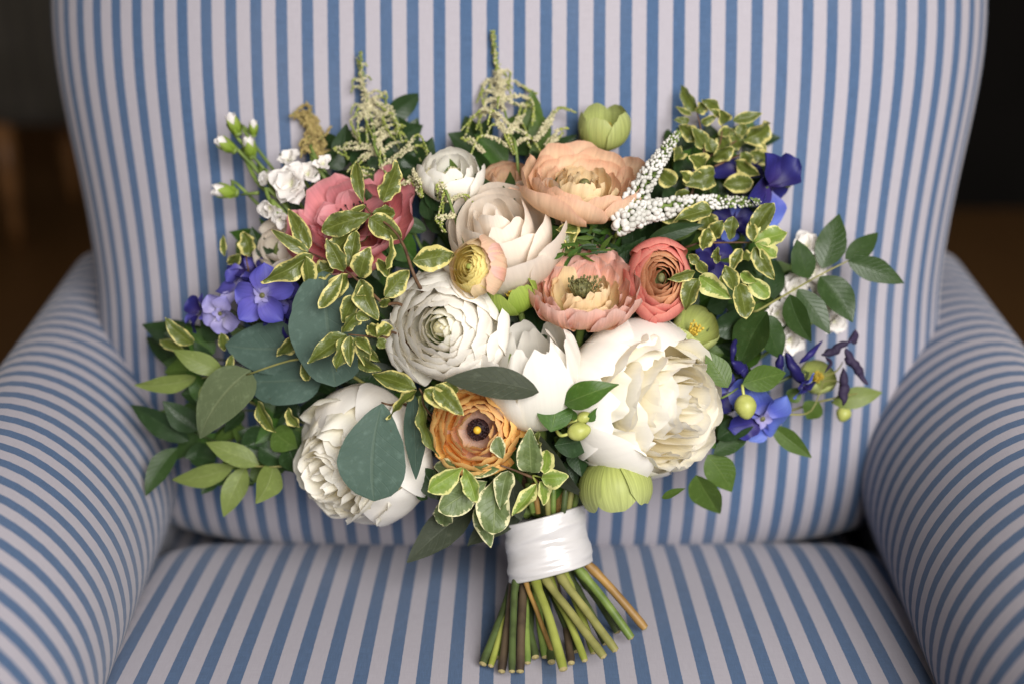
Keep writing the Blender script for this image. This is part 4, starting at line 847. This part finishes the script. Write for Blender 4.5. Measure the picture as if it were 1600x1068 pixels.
# --- ribbon and cut stems
def ribbon():
    m, nt, b, o = new_mat('satin'); nb = NB(nt); uv, u, v = nb.uv()
    n1 = nb.noise(nb.scale(uv, (1.6, 9, 1)), 1.0, 1); n2 = nb.noise(nb.scale(uv, (60, 900, 1)), 1.0, 2)
    b.inputs['Anisotropic'].default_value = .75; b.inputs['Sheen Weight'].default_value = .2
    finish(nb, b, o, nb.mix(n1, (.47, .45, .44), (.52, .505, .50)), .24, .0, nb.bump(nb.math('ADD', n1, nb.math('MULTIPLY', n2, .01)), .20, .004), .7); MAT['satin'] = m
ribbon()
def wrap():
    axis = (BT-BB); H = axis.length; zt = axis.normalized(); x = (RT - zt*RT.dot(zt)).normalized(); y = zt.cross(x)
    M = Matrix(((x.x, y.x, zt.x, BB.x), (x.y, y.y, zt.y, BB.y), (x.z, y.z, zt.z, BB.z), (0, 0, 0, 1)))
    n, m_ = 96, 56; V = []; UV = []
    for j in range(m_):
        v = j/(m_-1)
        for i in range(n):
            a = 2*math.pi*i/n
            r = .0312 - .0016*v - .0012*math.sin(math.pi*v)
            for q, (sl_, w_) in enumerate(((.10, .0013), (-.07, .0010), (.13, .0011), (-.12, .0009))):   # overlapping turns of ribbon
                e = v - (.16+.22*q) - sl_*math.sin(a+1.2*q); r += w_*(1/(1+math.exp(-e*70)) - .5)*(-1)**q
            r += .0008*noise.noise(Vector((math.cos(a)*1.3, math.sin(a)*1.3, v*4+.5*math.sin(a)))) + .0010*noise.noise(Vector((math.cos(a)*.7+3, math.sin(a)*.7, v*7+.9*math.sin(a+1))))
            if j in (0, m_-1): r -= .0012
            zz = v*H + .0035*math.cos(a)
            V.append((r*math.cos(a), r*.86*math.sin(a), zz)); UV.append((i/n*6, v))
    F = grid_faces(n, m_, 0, True)
    k = len(V); V += [(v[0]*.9, v[1]*.9, v[2]-.004) for v in V[k-n:k]] ; UV += UV[k-n:k]
    for i in range(n): F.append((k-n+i, k-n+(i+1) % n, k+(i+1) % n, k+i))
    k2 = len(V); V += [(v[0]*.9, v[1]*.9, v[2]+.004) for v in V[:n]]; UV += UV[:n]
    for i in range(n): F.append(((i+1) % n, i, k2+i, k2+(i+1) % n))
    o = obj('ribbon_wrap', mesh('ribbon_wrap', V, F, MAT['satin'], UV), bouquet, M); o['label'] = 'white satin ribbon wound round the stems'
wrap()
rows = [(480, 540, 372, 965, 44, 'stem_dark', .012), (495, 560, 412, 975, 34, 'stem_lime', .0), (505, 530, 468, 1003, 42, 'stem_brown', .004), (548, 530, 520, 1003, 36, 'stem_dark', -.012), (590, 530, 562, 1003, 44, 'stem_brown', .0),
        (590, 530, 722, 900, 24, 'stem_tan', -.012), (635, 520, 782, 992, 46, 'stem_lime', -.026), (680, 520, 988, 928, 42, 'stem_olive', -.03), (735, 600, 892, 948, 38, 'stem_lime', -.012), (755, 510, 1048, 895, 42, 'stem_olive', -.022),
        (800, 540, 938, 908, 40, 'stem_lime', .0), (855, 490, 1128, 832, 44, 'stem_green', -.012), (915, 470, 1198, 782, 44, 'stem_tan', -.006), (880, 540, 1062, 800, 54, 'stem_dark', .016), (620, 600, 610, 900, 46, 'stem_dark', .02), (690, 640, 722, 955, 44, 'stem_dark', .012),
        (760, 640, 822, 960, 40, 'stem_brown', .012), (830, 560, 1000, 860, 44, 'stem_dark', .012), (700, 540, 850, 900, 44, 'stem_dark', .014), (560, 560, 640, 930, 44, 'stem_dark', .02), (520, 540, 440, 930, 44, 'stem_green', .02), (640, 560, 690, 930, 40, 'stem_green', .008), (600, 560, 600, 960, 36, 'stem_green', .002)]
for (x0, y0, x1, y1, w_, mt, dd) in rows:
    a = vL(x0, y0); b = vL(x1, y1); r = w_/3.255/2*.91/FPX
    db = seat_hit(*b) - .012 + min(0, dd*.6)
    lat = max(-1, min(1, (a[0]-858)/66)); p0 = P(*a, max(.908+dd*.75, .912-.024*math.sqrt(max(0, 1-lat*lat))+r+.005)); a = (max(806, min(918, a[0])), a[1]-4); p0 = P(*a, (p0-CAM).dot(FWD)); p1 = P(*b, db); up = (p0-p1).normalized(); top = (p0 + up*.04).lerp(BT.lerp(BB, .3), .75)
    sp = smooth_path([top, p0, p0.lerp(p1, .5) + Vector((noise.noise(p1*40)*.0022, 0, .0015)), p1], 5)
    V, F = tube(sp, [r*(1+.10*noise.noise(q*140) + (.20 if i == 6+int(x0*7) % 7 else 0) - (.12 if i == len(sp)-1 else 0)) for i, q in enumerate(sp)], 10)
    ob = obj('stem', mesh('stem', [v-p1 for v in V], F[:-2]+F[-2:-1], MAT[mt]), bouquet, Matrix.Translation(p1))
    n = 10; k = V[-n:]; c = sum(k, Vector())/n
    obj('cut_end', mesh('cut_end', [v-p1 for v in k] + [c-p1-(p0-p1).normalized()*.0012], [(i, (i+1) % n, n) for i in range(n)], MAT['stem_cut'], smooth=False), ob, Matrix.Translation(p1))
for i in range(9):       # stems showing between ribbon top and leaves
    a = vK(330+i*28, 870-abs(i-4)*4); b = vK(300+i*36, 690)
    p0 = P(*a, .895+.006*(i % 3)); p1 = P(*b, .892+.006*(i % 3))
    V, F = tube(smooth_path([p0, p1], 3), [.0021]*4, 8)
    obj('stem', mesh('stem', [v-p0 for v in V], F, MAT[['stem_green', 'stem_tan', 'stem_dark', 'stem_olive'][i % 4]]), bouquet, Matrix.Translation(p0))
